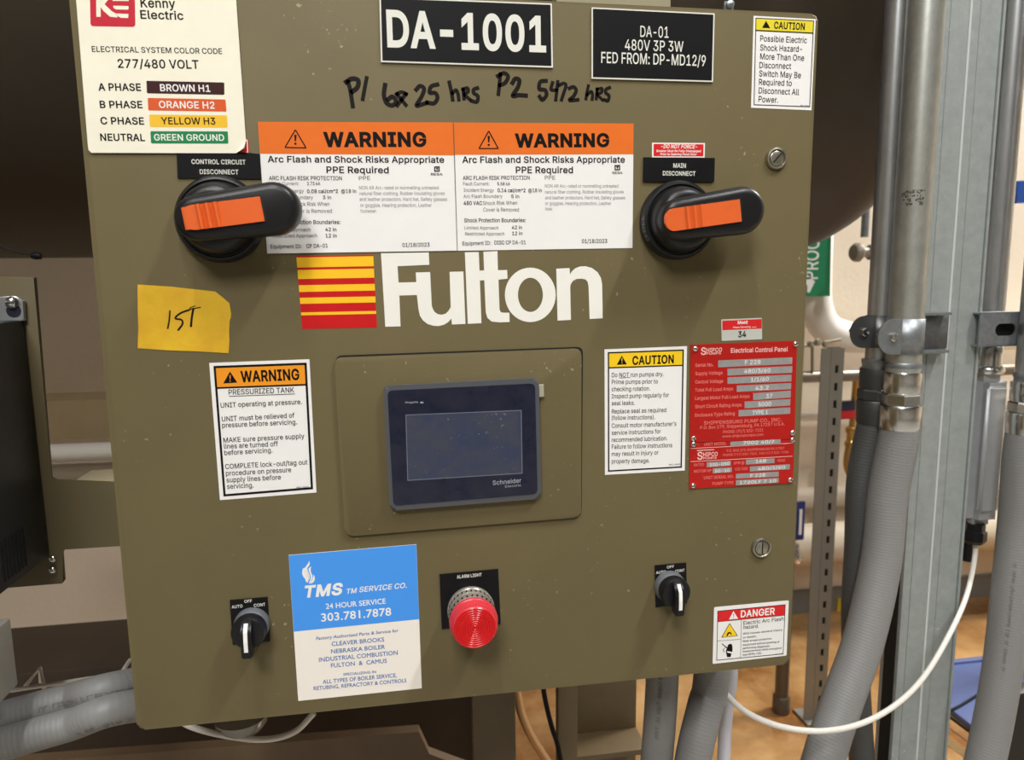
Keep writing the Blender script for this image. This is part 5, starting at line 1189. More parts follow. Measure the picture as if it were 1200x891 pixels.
# ---- key locks
def lock(label, px, py, ang):
    p = at(px, py)
    o = MB().lathe((p.x, 0, p.z), [(0.0100, 0), (0.0102, 0.0012), (0.0092, 0.0030), (0.0080, 0.0034), (0.0074, 0.0028), (0.0072, 0.0006)], 48, cap=False).build('quarter_turn_lock', NICKEL, cab, True, 40)
    o['label'] = label
    MB().lathe((p.x, 0, p.z), [(0.0073, 0.0002), (0.0073, 0.0008), (0.0066, 0.0010), (0.0064, 0.0024), (0.0058, 0.0028), (0.0002, 0.0028)], 40).build('lock_cylinder', NICKEL, o, True, 40)
    M = Matrix.Translation((p.x, 0, p.z)) @ Matrix.Rotation(R(ang), 4, 'Y')
    MB().box((-0.0056, -0.0031, -0.0008), (0.0056, -0.0022, 0.0008), 0, M).build('lock_slot', DARKHOLE, o)
    MB().box((-0.0056, -0.0033, -0.0017), (0.0056, -0.0027, -0.0008), 0.0001, M).build('slot_lip', CHROME, o)


lock('nickel slotted door lock below the top right caution sticker', 909, 186, -48)
lock('nickel slotted door lock above the DANGER sticker', 891.5, 641.5, 90)

# ---- mounting plate and touch screen
mp_ = [(391.5, 419.5), (681.5, 408.5), (681, 606), (404.5, 629)]
mo = MB().prism([tuple(p) for p in rnd(xz(mp_, -0.003), 0.007, 6)], -0.0032, -0.0009, 0.0008).build('screen_mounting_plate', PAINT, cab, True, 40)
mo['label'] = 'raised olive cover plate around the touch screen'
gk = MB().prism([tuple(p) for p in rnd(xz([(393, 417), (683.2, 406.5), (681.5, 603), (406, 626)], -0.001), 0.006, 6)], -0.0010, -0.0001).build('gap_shade', DARKHOLE, cab)  # dark sheet painted as the shaded gap behind the plate
gk['label'] = 'dark sheet painting the shaded gap behind the cover plate'
sb = [(449, 453), (631.5, 443.5), (634.5, 584.5), (457, 599)]
ts = MB().prism([tuple(p) for p in rnd(xz(sb, -0.0095), 0.0065, 8)], -0.0095, -0.003, 0.0022).build('touch_screen', mat('screen_housing', S(84, 86, 92), 0.35, metal=0.2), cab, True, 40)
ts['label'] = 'dark blue-grey touch screen terminal'
gl = [(454, 458), (627, 449.5), (630, 579), (461, 593)]
glass = mat('navy_screen_glass', S(20, 24, 46), 0.16, spec=0.55, bump=0.0002, bscale=45, var=0.25, vscale=60, col2=S(34, 36, 52))
MB().prism([tuple(p) for p in rnd(xz(gl, -0.0098), 0.0048, 8)], -0.0099, -0.0094).build('front_glass', glass, ts)
dsp = mat('display_panel_dark', S(50, 58, 84), 0.25, spec=0.5, var=0.5, vscale=45, col2=S(66, 67, 76), speck=S(112, 118, 134), sscale=300, sthr=0.72)
MB().flat([xz([(476, 487), (610.5, 481.5), (611.5, 554.5), (478.3, 562.8)], -0.0100)], -0.01).build('display', dsp, ts)
mb = MB()
L = ring([(475.2, 486.2), (611.2, 480.7), (612.3, 555.2), (477.5, 563.6)], 0.8)
mb.flat([xz(L[0], -0.01), xz(L[1], -0.01)], -0.01002)
mb.build('display_edge', mat('display_edge_grey', S(110, 116, 132), 0.4), ts)
mb = MB()
text(mb, 'Schneider', (577.5, 568.6), (611, 565.5), 5.0, 0, 14)
text(mb, 'Electric', (592, 571.6), (611, 570), 2.6, 0, 4)
text(mb, 'Magelis', (475, 472.8), (490, 472.2), 2.0, 0, 20)
stroke(mb, [(493, 472), (495.5, 471.8)], 2, 0)
mb.v = [((at(*(0, 0)).x * 0 + x) , -0.01004, z) for x, y, z in mb.v]
# the print lies on the glass, nearer than the door: bring it to the same sight of place on that surface
k_ = 1 - 0.01 / 0.61689
mb.v = [(CAM.x + (x - CAM.x) * k_, y, CAM.z + (z - CAM.z) * k_) for x, y, z in mb.v]
mb.build('lettering', mat('screen_print_grey', S(150, 154, 166), 0.4), ts)
tb = xz([(631, 451), (637, 450.5), (637.5, 465), (631.5, 465.5)], -0.006)
MB().prism(tb, -0.0072, -0.0045, 0.0004).build('port_cover', mat('pale_tab', S(165, 158, 140), 0.5), ts)


# ---- selector switches
def selector(label, plate, base, words):
    s = sticker('selector_switch', label, plate, ENGRAVE, cab, [('lettering', PLATEWHITE, 0, words)], th=0.0012)
    p = at(*base)
    MB().lathe((p.x, 0, p.z), [(0.0150, 0.0012), (0.0150, 0.0045), (0.0144, 0.0085), (0.0136, 0.0100), (0.0120, 0.0100)], 48).build('collar', mat('grey_metal_ring', S(130, 134, 142), 0.4, metal=0.5), s, True, 40)
    MB().lathe((p.x, 0, p.z), [(0.0140, 0.0098), (0.0144, 0.0120), (0.0143, 0.0180), (0.0130, 0.0200), (0.0100, 0.0206)], 48).build('knob', PLASTICBLACK, s, True, 40)
    lv = MB()
    # fin: side profile in (y, z)
    pr = [(-0.0190, 0.0130), (-0.0250, 0.0110), (-0.0290, 0.0060), (-0.0300, -0.0020), (-0.0300, -0.0165), (-0.0280, -0.0178), (-0.0190, -0.0172)]
    hw2 = 0.0042
    vs = [(p.x - hw2, y, p.z + z) for y, z in pr] + [(p.x + hw2, y, p.z + z) for y, z in pr]
    m = len(pr)
    fs = [tuple(range(m)), tuple(range(2 * m - 1, m - 1, -1))] + [(i, m + i, m + (i + 1) % m, (i + 1) % m) for i in range(m)]
    bm = bmesh.new()
    bv = [bm.verts.new(v) for v in vs]
    for f in fs:
        bm.faces.new([bv[i] for i in f])
    bmesh.ops.bevel(bm, geom=list(bm.edges), offset=0.0009, segments=2, affect='EDGES')
    bmesh.ops.recalc_face_normals(bm, faces=bm.faces)
    bm.verts.index_update()
    lv.add([v.co for v in bm.verts], [[v.index for v in f.verts] for f in bm.faces])
    bm.free()
    lv.build('lever', PLASTICBLACK, s, True, 40)
    wi = MB()
    pp = [(-0.0244, 0.0118), (-0.0293, 0.0062), (-0.0303, -0.0018), (-0.0303, -0.0110)]
    for x in (-0.0016, 0.0016):
        for y, z in pp:
            wi.v.append((p.x + x, y - 0.0003, p.z + z))
    for x in (-0.0016, 0.0016):
        for y, z in pp:
            wi.v.append((p.x + x, y + 0.0006, p.z + z))
    for i in range(3):
        wi.f += [[i, i + 1, 4 + i + 1, 4 + i], [8 + i, 8 + i + 1, i + 1, i], [4 + i, 4 + i + 1, 12 + i + 1, 12 + i]]
    wi.build('indicator_line', WHITEINK, s)


q = lambda x, y: (250 + x / 9.9, 690 + y / 9.9)
selector('black AUTO OFF CONT selector switch left of the blue sticker', [(269.6, 703.2), (313.6, 699.6), (316.8, 751), (273, 755.2)], (296, 730.5),
         [('AUTO', q(218, 224), q(344, 210), 3.4, 18), ('OFF', q(364, 159), q(452, 152), 3.4, 18), ('CONT', q(474, 206), q(608, 192), 3.4, 18)])
q = lambda x, y: (720 + x / 3.426, 600 + y / 3.426)
selector('black AUTO OFF CONT selector switch left of the DANGER sticker', [(767, 662.6), (803.6, 659.4), (804.6, 706.5), (768, 711.5)], (783.5, 686),
         [('AUTO', q(165, 248), q(205, 243), 3.0, 18), ('OFF', q(209, 226), q(238, 222), 3.0, 18), ('CONT', q(242, 242), q(280, 237), 3.0, 18)])

# ---- alarm light
al = sticker('alarm_light', 'red round alarm light on a black plate at the bottom of the door', [(515, 673), (583.5, 666.8), (586.5, 731), (517.6, 736.8)], ENGRAVE, cab,
    [('lettering', PLATEWHITE, 0, [('ALARM LIGHT', (535.3, 677.6), (564.4, 674.8), 3.7, 26)])], th=0.0012)
p = at(551.5, 712.5)
CLEAR = mat('smoked_clear_plastic', S(176, 168, 156), 0.25, metal=0.35, var=0.35, vscale=300)
MB().lathe((p.x, 0, p.z), [(0.0212, 0.0012), (0.0215, 0.005), (0.0205, 0.0062), (0.0208, 0.0075), (0.0205, 0.013), (0.0200, 0.0140), (0.0203, 0.0155), (0.0198, 0.0225), (0.0190, 0.024)], 64).build('collar', CLEAR, al, True, 40)
dm = MB()
for i in range(15):
    a = R(0 + 180 * i / 14)
    M = Matrix.Translation((p.x + 0.0206 * math.cos(a), -0.0185, p.z + 0.0206 * math.sin(a))) @ Matrix.Rotation(-a, 4, 'Y')
    dm.box((-0.0010, -0.0010, -0.0007), (0.0002, 0.0010, 0.0007), 0, M)
dm.build('collar_slots', DARKHOLE, al)
dm = MB()
for i in range(22):
    a = R(-30 + 240 * (i + .5) / 21)
    M = Matrix.Translation((p.x + 0.0206 * math.cos(a), -0.0100, p.z + 0.0206 * math.sin(a))) @ Matrix.Rotation(-a, 4, 'Y')
    dm.box((-0.0006, -0.0020, -0.0006), (0.0006, 0.0020, 0.0006), 0, M)
dm.build('collar_ribs', CHROME, al)
LENS = mat('red_lens', S(204, 20, 26), 0.25, spec=0.5)
RIM = mat('red_lens_rim', S(214, 62, 74), 0.3, spec=0.6)
pr = [(0.0195, 0.0235), (0.0213, 0.0245), (0.0214, 0.0275), (0.0206, 0.0282), (0.0189, 0.0385), (0.0184, 0.0390)]
MB().lathe((p.x, 0, p.z), pr, 72).build('lens_rim', RIM, al, True, 25)
pr = [(0.0186, 0.0389)]
for i in range(9):
    r = 0.0184 - i * 0.00195
    pr += [(r, 0.0391), (r - 0.0006, 0.0397), (r - 0.0012, 0.0397), (r - 0.0018, 0.0391)]
pr += [(0.0002, 0.0394)]
lz = MB().lathe((p.x, 0, p.z), pr, 72).build('lens', LENS, al, True, 25)
lz['label'] = 'red ribbed lens'
mb = MB()
for i in range(60):
    a = 2 * math.pi * i / 60
    M = Matrix.Translation((p.x + 0.0203 * math.cos(a), -0.0318, p.z + 0.0203 * math.sin(a))) @ Matrix.Rotation(-a, 4, 'Y') @ Matrix.Rotation(R(-7), 4, 'Z')
    mb.box((-0.0008, -0.0055, -0.0005), (0.0002, 0.0055, 0.0005), 0, M)
mb.build('lens_ribs', RIM, al)


# ================================================================= left of the cabinet
def quad_prism(px, Y0, Y1, name, m, parent=None, bev=0.0, r=0.0, **kw):
    pts = xz(px, Y0)
    if r:
        pts = [tuple(p_) for p_ in rnd(pts, r, 5)]
    return MB().prism(pts, Y0, Y1, bev).build(name, m, parent, True, 35, **kw)


drv = empty('motor_drive', at(0, 520, 0.02), 'black motor drive on an olive steel bracket plate left of the cabinet', 'motor drive')
pl = quad_prism([(-70, 322), (40.5, 325.3), (59.5, 560), (66, 563), (152, 566.5), (152, 640), (75, 643.5), (72.5, 649), (75, 681), (72, 684.5), (-70, 696)], 0.12, 0.124, 'bracket_plate', BODYPAINT, drv, 0.0008)
# bent channel arm reaching to the cabinet
f0, f1 = at(82, 566, 0.12), at(152, 566, 0.12)
MB().box((f0.x, 0.1245, f0.z - 0.004), (f1.x, 0.17, f0.z - 0.0005), 0.001).build('bracket_flange', mat('flange_highlight', S(170, 158, 128), 0.4), drv, True)  # paler than the plate: bright top edge painted in as a highlight
c0, c1 = at(28.5, 375, 0.119), at(57, 652, 0.119)
MB().box((c0.x - 0.20, -0.08, c1.z), (c0.x, 0.119, c0.z), 0.003).build('housing', mat('black_drive_housing', S(40, 42, 46), 0.45, var=0.2, vscale=40), drv, True)
vent = MB()
for i in range(7):
    y = 0.075 - i * 0.006
    vent.box((c0.x - 0.002, y - 0.0012, c1.z + 0.008), (c0.x + 0.0006, y + 0.0012, c1.z + 0.045))
vent.build('vent_slots', DARKHOLE, drv)
tabo = quad_prism([(-30, 349), (18, 347), (27, 353), (28.2, 376), (-30, 379)], 0.114, 0.1185, 'mounting_tab', mat('bright_tab', S(190, 192, 198), 0.3, metal=0.85, var=0.2, vscale=80), drv, 0.0006)
hc = at(15.5, 364.5, 0.113)
MB().lathe((hc.x, 0.1135, hc.z), [(0.0068, -0.003), (0.0062, 0.0002)], 28).build('mounting_hole', mat('hole_navy', S(24, 26, 44), 0.5), drv)
scw = at(13.5, 355, 0.1125)


def panhead(parent, c, r, ax=(0, -1, 0)):
    MB().lathe(c, [(r, 0), (r, r * .3), (r * 0.8, r * 0.62), (r * .4, r * .8), (0.0003, r * .82)], 24, ax=ax).build('screw', CHROME, parent, True, 50)
    MB().box((c[0] - r * .6, c[1] - r * .86, c[2] - r * .1), (c[0] + r * .6, c[1] - r * .6, c[2] + r * .1)).build('screw_slot', DARKHOLE, parent)


panhead(drv, (scw.x, 0.1135, scw.z), 0.0058)
for x, y in ((62, 655), (62, 668)):
    s_ = at(x, y, 0.119)
    panhead(drv, (s_.x, 0.119, s_.z), 0.0035)

b0, b1 = at(12.5, 724, 0.03), at(22.5, 802, 0.03)
jb = MB().box((b0.x - 0.12, -0.10, b1.z), (b0.x, 0.03, b0.z), 0.002).build('junction_box', mat('grey_box_paint', S(150, 146, 138), 0.5, var=0.1, vscale=20), None, True)
tag(jb, 'small grey box below the black motor drive, at the left edge', 'box')

bm_ = quad_prism([(-60, 474), (150, 467.5), (150, 513), (-60, 521)], 0.75, 0.85, 'steel_beam', BROWNSTEEL)
tag(bm_, 'dark brown horizontal steel beam between drive and cabinet', 'beam')
wp = MB().tube([at(-60, 536, 1.0), at(900, 500, 1.0)], 0.0195, 32).build('white_pipe', mat('white_pipe_jacket', S(226, 220, 210), 0.5), None, True)
tag(wp, 'upper white horizontal pipe seen between drive and cabinet', 'pipe')
wp = MB().tube([at(-60, 558, 1.06), at(900, 521, 1.06)], 0.0205, 32).build('tan_pipe', mat('tan_pipe_jacket', S(214, 204, 186), 0.5), None, True)
tag(wp, 'lower tan horizontal pipe just below the white one', 'pipe')


def hose_text(parent, path, rad, s, s0, cap, phi, step=None, w=6, m=None):
    F = frames(path)
    g, Wd = layout(s, w, 's')
    sc_ = cap / 500
    mb = MB()

    def pos(l, t):
        for i in range(len(F) - 1):
            if F[i + 1][4] >= l or i == len(F) - 2:
                a = (l - F[i][4]) / max(1e-9, F[i + 1][4] - F[i][4])
                p_ = F[i][0].lerp(F[i + 1][0], a)
                u, v = F[i][2].lerp(F[i + 1][2], a), F[i][3].lerp(F[i + 1][3], a)
                an = phi + t / rad
                return p_ + (u * math.cos(an) + v * math.sin(an)) * (rad + 0.0004)
    for pts, tris in g:
        mb.add([pos(s0 + x * sc_, y * sc_) for x, y in pts], tris)
    return mb.build('lettering', m or GREYINK, parent)


def hose(name, label, px, rad, m=HOSE, cat='conduit', group=None, n=24):
    path = smooth_path([at(*p_) for p_ in px], 12)
    o = MB().tube(path, rad, n).build(name, m, None, True, 60)
    tag(o, label, cat, group)
    return o, path


o, pth = hose('flexible_conduit', 'upper grey flexible conduit running out at the lower left corner', [(-60, 858, .05), (0, 842, .06), (80, 820, .07), (158, 801, .085), (300, 772, .4)], 0.0148)
hose_text(o, pth, 0.0148, 'UL  LIQUIDTIGHT FLEXIBLE STEEL CONDUIT  UL  3/4 IN', 0.075, 0.0042, R(-25))
o, pth = hose('flexible_conduit', 'lower grey flexible conduit running out at the lower left corner', [(-60, 892, .03), (0, 873, .04), (80, 850, .05), (160, 827, .062), (300, 822, .28)], 0.0148)
hose_text(o, pth, 0.0148, '//  UL  3/4  //', 0.11, 0.005, R(15))
WIRE = mat('white_wire', S(222, 216, 206), 0.4, metal=0.2)
wt = MB()
for L in ([(10, 810, .14), (160, 787, .14)], [(-10, 827, .13), (62, 816, .13)], [(30, 804, .14), (47, 783, .2), (52, 808, .14)], [(141, 791, .14), (152, 774, .2), (160, 772, .2)], [(47, 783, .2), (48, 800, .2)]):
    wt.tube([at(*a) for a in L], 0.0022, 8)
tag(wt.build('wire_basket', WIRE, None, True), 'white wire basket tray behind the grey conduits', 'tray')

# ================================================================= below the cabinet
quad = lambda L, Y: [at(x, y, Y) for x, y in L]
bx = quad_prism([(-120, 905), (491, 858), (503, 884), (560, 905), (560, 1100), (-120, 1100)], 0.5, 0.52, 'base_plate', mat('dark_brown_plate', S(112, 90, 66), 0.5, var=0.15, vscale=12))
tag(bx, 'brown steel plate with a clipped corner low under the cabinet', 'plate')
hh = at(537, 882, 0.62)
cx0, cx1 = at(553, 812, 0.36), at(604, 812, 0.36)
col = MB().box((cx0.x, 0.36, 0.0), (cx1.x, 0.38, Z0 + 0.1), 0.003).build('steel_post', BROWNSTEEL, None, True)
tag(col, 'narrow brown steel post under the cabinet behind the alarm light', 'post')
cx0, cx1, cx2 = at(654, 812, 0.42), at(677, 812, 0.42), at(765, 812, 0.42)
post = empty('support_leg', (cx1.x, 0.5, 0), 'wide brown steel leg under the cabinet left of the grey conduits', 'leg support')
MB().box((cx0.x, 0.42, 0.0), (cx1.x, 0.44, Z0 + 0.1), 0.002).build('flange', BROWNSTEEL, post, True)
MB().box((cx1.x, 0.50, 0.0), (cx2.x, 0.51, Z0 + 0.1), 0.001).build('web', BROWNSTEEL, post, True)
foot = at(700, 880, 0.45)
MB().box((cx1.x, 0.44, foot.z - 0.01), (cx2.x, 0.50, foot.z), 0.001).build('shelf_plate', BROWNSTEEL, post, True)
bkb = MB().box((-2.2, 0.75, 0.28), (at(600, 850, 0.75).x, 0.95, 0.62), 0.004).build('skid_beam', mat('dark_skid', S(58, 46, 34), 0.6, var=0.2, vscale=8), None, True)
tag(bkb, 'dark heavy skid beam low behind the cabinet', 'beam')
o, pth = hose('white_cable_loop', 'white cable looping down under the left end of the cabinet', [(205, 838, .1), (222, 851, .1), (262, 862, .1), (310, 867, .1), (345, 858, .1), (368, 836, .1)], 0.0031, mat('white_cable', S(225, 220, 212), 0.4), 'cable')
gc = at(283, 838, 0.12)
cg = MB().lathe((gc.x, 0.12, gc.z), [(0.027, 0.0), (0.026, 0.008), (0.021, 0.015), (0.012, 0.019), (0.001, 0.020)], 32, ax=(0.0, 0, -1), ref=(1, 0, 0)).build('sight_cap', mat('clear_cap', S(190, 186, 178), 0.15, trans=0.6, spec=0.6), None, True)
tag(cg, 'clear plastic cap hanging under the lower left of the cabinet', 'cap')

# conduits coming out of the bottom
cc = at(776, 797, 0.11)
run = empty('bottom_conduit', (cc.x, cc.y, Z0), 'straight grey flexible conduit leaving the cabinet bottom, left of two', 'conduit')
MB().lathe((cc.x, cc.y, Z0), [(0.0215, -0.002), (0.0225, 0.004), (0.0215, 0.012)], 32, ax=(0, 0, -1), ref=(1, 0, 0)).build('connector', ZINC, run, True)
pth = smooth_path([(cc.x, cc.y, Z0 - 0.012), (cc.x - .001, cc.y, Z0 - 0.1), (cc.x - 0.006, cc.y + 0.01, Z0 - 0.25), (cc.x - 0.02, cc.y + 0.02, Z0 - 0.5), (cc.x - 0.04, cc.y + 0.02, 0.02)], 10)
o = MB().tube(pth, 0.0185, 28).build('flexible_hose', HOSE, run, True, 60)
lt = hose_text(o, pth, 0.0185, '3/4 IN  Liquid-Tight  UL  TYPE', 0.03, 0.0046, R(22))
cc = at(833, 790, 0.12)
run = empty('bottom_conduit', (cc.x, cc.y, Z0), 'slanting grey flexible conduit leaving the cabinet bottom, right of two', 'conduit')
MB().lathe((cc.x, cc.y, Z0), [(0.0225, -0.002), (0.0235, 0.004), (0.0215, 0.012)], 32, ax=(0, 0, -1), ref=(1, 0, 0)).build('connector', ZINC, run, True)
_t = at(833, 790, .12)
pth = smooth_path([(_t.x + .001, .12, Z0 + .003), at(833, 800, .12), at(826, 830, .115), at(812, 891, .105), at(804, 960, .1), at(800, 1060, .1)], 10)
MB().tube(pth, 0.0205, 28).build('flexible_hose', HOSE, run, True, 60)
o, pth = hose('white_tube', 'white plastic tube right behind the slanting conduit under the cabinet', [(858, 735, .2), (857, 770, .2), (856, 800, .2), (850, 850, .2), (846, 960, .2)], 0.0085, mat('bluish_white_tube', S(210, 208, 216), 0.4), 'tube', n=16)
o, pth = hose('black_cable', 'thin black cable hanging in the gap between the two brown posts', [(634, 780, .3), (638, 815, .3), (646, 850, .3), (655, 880, .3), (665, 940, .3)], 0.0035, BLACKINK, 'cable', n=12)
o, pth = hose('copper_pipe', 'copper coloured curved pipe seen between the two brown posts', [(603, 770, .8), (606, 815, .8), (616, 850, .8), (640, 891, .8), (690, 960, .8)], 0.009, mat('copper', S(196, 160, 116), 0.3, metal=0.6), 'pipe', n=16)


# ================================================================= conduits and strut on the right
def vline(px, py, Y):
    """vertical line of the room through a pixel at depth Y"""
    return at(px, py, Y)


ZT, ZB = CEIL - 0.0, 0.0
# double strut channel
YS = 0.30
s0, s1, s2 = vline(1105, 0, YS), vline(1138.5, 0, YS), vline(1176.5, 0, YS)
strut = empty('strut_channel', (s1.x, YS, 0), 'tall galvanised double strut post right of the cabinet', 'strut')


def channel(x0, x1, yf, depth, name, parent):
    """vertical channel with rolled front corners and a shallow seam line, plan outline extruded"""
    wd = x1 - x0
    r = 0.0025
    pts = [(x0 + r, yf), (x0 + wd * .26, yf), (x0 + wd * .27, yf + .0012), (x0 + wd * .30, yf + .0012), (x0 + wd * .31, yf), (x1 - r, yf), (x1, yf + r), (x1, yf + depth - r), (x1 - r, yf + depth), (x0 + r, yf + depth), (x0, yf + depth - r), (x0, yf + r)]
    n = len(pts)
    vs = [(x, y, ZB) for x, y in pts] + [(x, y, ZT) for x, y in pts]
    fs = [tuple(range(n - 1, -1, -1)), tuple(range(n, 2 * n))] + [(i, (i + 1) % n, n + (i + 1) % n, n + i) for i in range(n)]
    return MB().add(vs, fs).build(name, STRUT, parent, recalc=True)


channel(s0.x, s1.x - 0.0003, YS, 0.041, 'channel', strut)
channel(s1.x + 0.0003, s2.x, YS, 0.041, 'channel', strut)
MB().box((s1.x - 0.0016, YS - 0.0014, ZB), (s1.x + 0.0016, YS + 0.002, ZT), 0.0008).build('weld_seam', mat('bright_seam', S(220, 224, 222), 0.4, metal=0.4), strut)
MB().box((s2.x - 0.0014, YS - 0.003, ZB), (s2.x + 0.0022, YS + 0.038, ZT), 0.0006).build('edge_flange', STRUT, strut)
MB().box((s0.x - 0.0016, YS - 0.0015, ZB), (s0.x + 0.0012, YS + 0.038, ZT), 0.0006).build('edge_flange', STRUT, strut)


def conduit(label, px, Y, rad, ybot, m=EMT):
    c = vline(px, 0, Y)
    zb = at(px - (px - 675) * ybot / 6360, ybot, Y).z
    t = empty('metal_conduit', (c.x, Y, zb), label, 'conduit')
    MB().tube([(c.x, Y, zb), (c.x, Y, ZT - 0.001)], rad, 48).build('rigid_tube', m, t, True, 60)
    return t, c, zb


def compression(t, c, Y, z0, rad, dark=False):
    m = CHROME if not dark else mat('dark_cast_metal', S(74, 74, 74), 0.45, metal=0.6)
    MB().lathe((c.x, Y, z0), [(rad * 1.04, -0.014), (rad * 1.08, -0.012), (rad * 1.08, -0.008), (rad * 1.02, -0.006), (rad * 1.02, 0)], 48, ax=(0, 0, -1), ref=(1, 0, 0)).build('gland_ring', ZINC, t, True)
    MB().lathe((c.x, Y, z0), [(rad * 1.14, -0.001), (rad * 1.18, 0.001), (rad * 1.18, 0.026), (rad * 1.14, 0.028)], 48, ax=(0, 0, -1), ref=(1, 0, 0)).build('gland_body', m, t, True)
    MB().lathe((c.x, Y, z0), [(rad * 1.2, 0.028), (rad * 1.28, 0.030), (rad * 1.28, 0.042), (rad * 1.2, 0.044)], 8, ax=(0, 0, -1), ref=(1, 0.3, 0)).build('hex_nut', m, t, True, 25)
    MB().lathe((c.x, Y, z0), [(rad * 1.24, 0.044), (rad * 1.3, 0.046), (rad * 1.28, 0.074), (rad * 1.2, 0.078)], 48, ax=(0, 0, -1), ref=(1, 0, 0)).build('lower_nut', m, t, True)
    return z0 - 0.078


MB().box((s0.x - 0.0024, YS + 0.005, ZB), (s0.x - 0.0017, YS + 0.029, ZT)).build('open_side_shade', DARKHOLE, strut)  # dark strip painting the shade in the strut's open left side

# B: big mottled conduit with the clamp
YB = 0.255
tB, cB, zB = conduit('large galvanised conduit with flexible lower end, left against the strut', 1085.5, YB, 0.0225, 436, EMT_WORN)
z_ = compression(tB, cB, YB, zB, 0.0218)
zz = at(1047, 500, YB)
pth = smooth_path([(cB.x, YB, z_ + 0.012), (cB.x, YB, z_ - 0.02), at(1040, 580, YB), at(1032, 660, YB - .01), at(1012, 750, YB - .03), at(984, 830, YB - .05), at(962, 900, YB - .07), at(935, 1000, YB - .08)], 12)
o = MB().tube(pth, 0.0262, 32).build('flexible_hose', HOSE, tB, True, 60)
# worn printed mark on conduit B
rb = random.Random(4)
mk = MB()
for i in range(42):
    a = R(-70 + 62 * rb.random())
    zc = at(1070, 222 + 18 * rb.random(), YB - .02).z
    r_ = 0.02258
    wv, hv = 0.0008 + 0.0018 * rb.random(), 0.0005 + 0.001 * rb.random()
    vs = []
    for da, dz in ((-1, -1), (1, -1), (1, 1), (-1, 1)):
        aa = a + da * wv / r_
        vs.append((cB.x - r_ * math.sin(-aa), YB - r_ * math.cos(aa), zc + dz * hv))
    mk.add(vs, [(0, 1, 2, 3)])
mk.build('worn_print', mat('worn_print_grey', S(70, 68, 62), 0.6), tB)

# A: thin conduit left, dark hose behind
YA = 0.285
tA, cA, zA = conduit('thin galvanised conduit left of the large one, dark fitting below', 1052, YA, 0.0150, 432)
z_ = compression(tA, cA, YA, zA, 0.0175, True)
pth = smooth_path([(cA.x, YA, z_ + 0.01), at(1009, 560, YA), at(1006, 640, YA), at(1002, 720, YA), at(1004, 800, YA + .02), at(1010, 900, YA + .04), at(1010, 1000, YA + .04)], 10)
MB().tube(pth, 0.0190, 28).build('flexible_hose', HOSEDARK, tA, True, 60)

# D: conduit right of the strut, to the grey conduit body
YD = 0.34
tD, cD, zD = conduit('galvanised conduit right of the strut ending in a grey cast fitting', 1191, YD, 0.0178, 420)
MB().lathe((cD.x, YD, zD), [(0.019, -0.02), (0.0205, -0.018), (0.0205, 0.010), (0.0235, 0.013), (0.0245, 0.018), (0.0225, 0.022)], 48, ax=(0, 0, -1), ref=(1, 0, 0)).build('connector', CHROME, tD, True)
zf0, zf1 = zD - 0.022, at(1140, 612, YD).z
bm = bmesh.new()
bmesh.ops.create_cube(bm, size=1)
for v in bm.verts:
    v.co = Vector((cD.x - 0.001 + v.co.x * 0.052, YD + v.co.y * 0.05, (zf0 + zf1) / 2 + v.co.z * (zf0 - zf1)))
bmesh.ops.bevel(bm, geom=list(bm.edges), offset=0.012, segments=4, affect='EDGES')
bmesh.ops.recalc_face_normals(bm, faces=bm.faces)
bm.verts.index_update()
mb = MB().add([v.co for v in bm.verts], [[v.index for v in f.verts] for f in bm.faces])
bm.free()
mb.build('conduit_body', GREYCAST, tD, True, 60)
bm = bmesh.new()
bmesh.ops.create_cube(bm, size=1)
for v in bm.verts:
    v.co = Vector((cD.x - 0.004 + v.co.x * 0.034, YD - 0.026 + v.co.y * 0.010, (zf0 + zf1) / 2 + 0.004 + v.co.z * (zf0 - zf1 - 0.04)))
bmesh.ops.bevel(bm, geom=list(bm.edges), offset=0.0045, segments=3, affect='EDGES')
bmesh.ops.recalc_face_normals(bm, faces=bm.faces)
bm.verts.index_update()
mb = MB().add([v.co for v in bm.verts], [[v.index for v in f.verts] for f in bm.faces])
bm.free()
mb.build('body_cover', GREYCAST, tD, True, 60)
gp = at(1143, 612, YD - 0.01)
MB().lathe((gp.x, YD - 0.01, zf1 + 0.002), [(0.014, 0), (0.014, 0.010), (0.017, 0.012), (0.017, 0.026), (0.013, 0.032)], 8, ax=(0, 0, -1), ref=(1, 0, 0)).build('cable_gland', PLASTICBLACK, tD, True, 25)
gb = at(1134, 650, YD + 0.03)
MB().tube([(gb.x, YD + 0.03, zf1 + 0.005), (gb.x, YD + 0.03, zf1 - 0.075)], 0.013, 20).build('black_grommet', PLASTICBLACK, tD, True)
wc = mat('white_cable')if False else _m['white_cable']
o, pth = hose('white_cable', 'long white cable sagging from the grey fitting to below the cabinet',
    [(1143, 625, .33), (1142, 655, .325), (1132, 700, .29), (1112, 745, .25), (1083, 793, .2), (1050, 826, .17), (1010, 848, .14), (965, 857, .12), (920, 853, .11), (880, 838, .11), (852, 815, .12), (846, 796, .13)],
    0.0036, wc, 'cable', n=14)

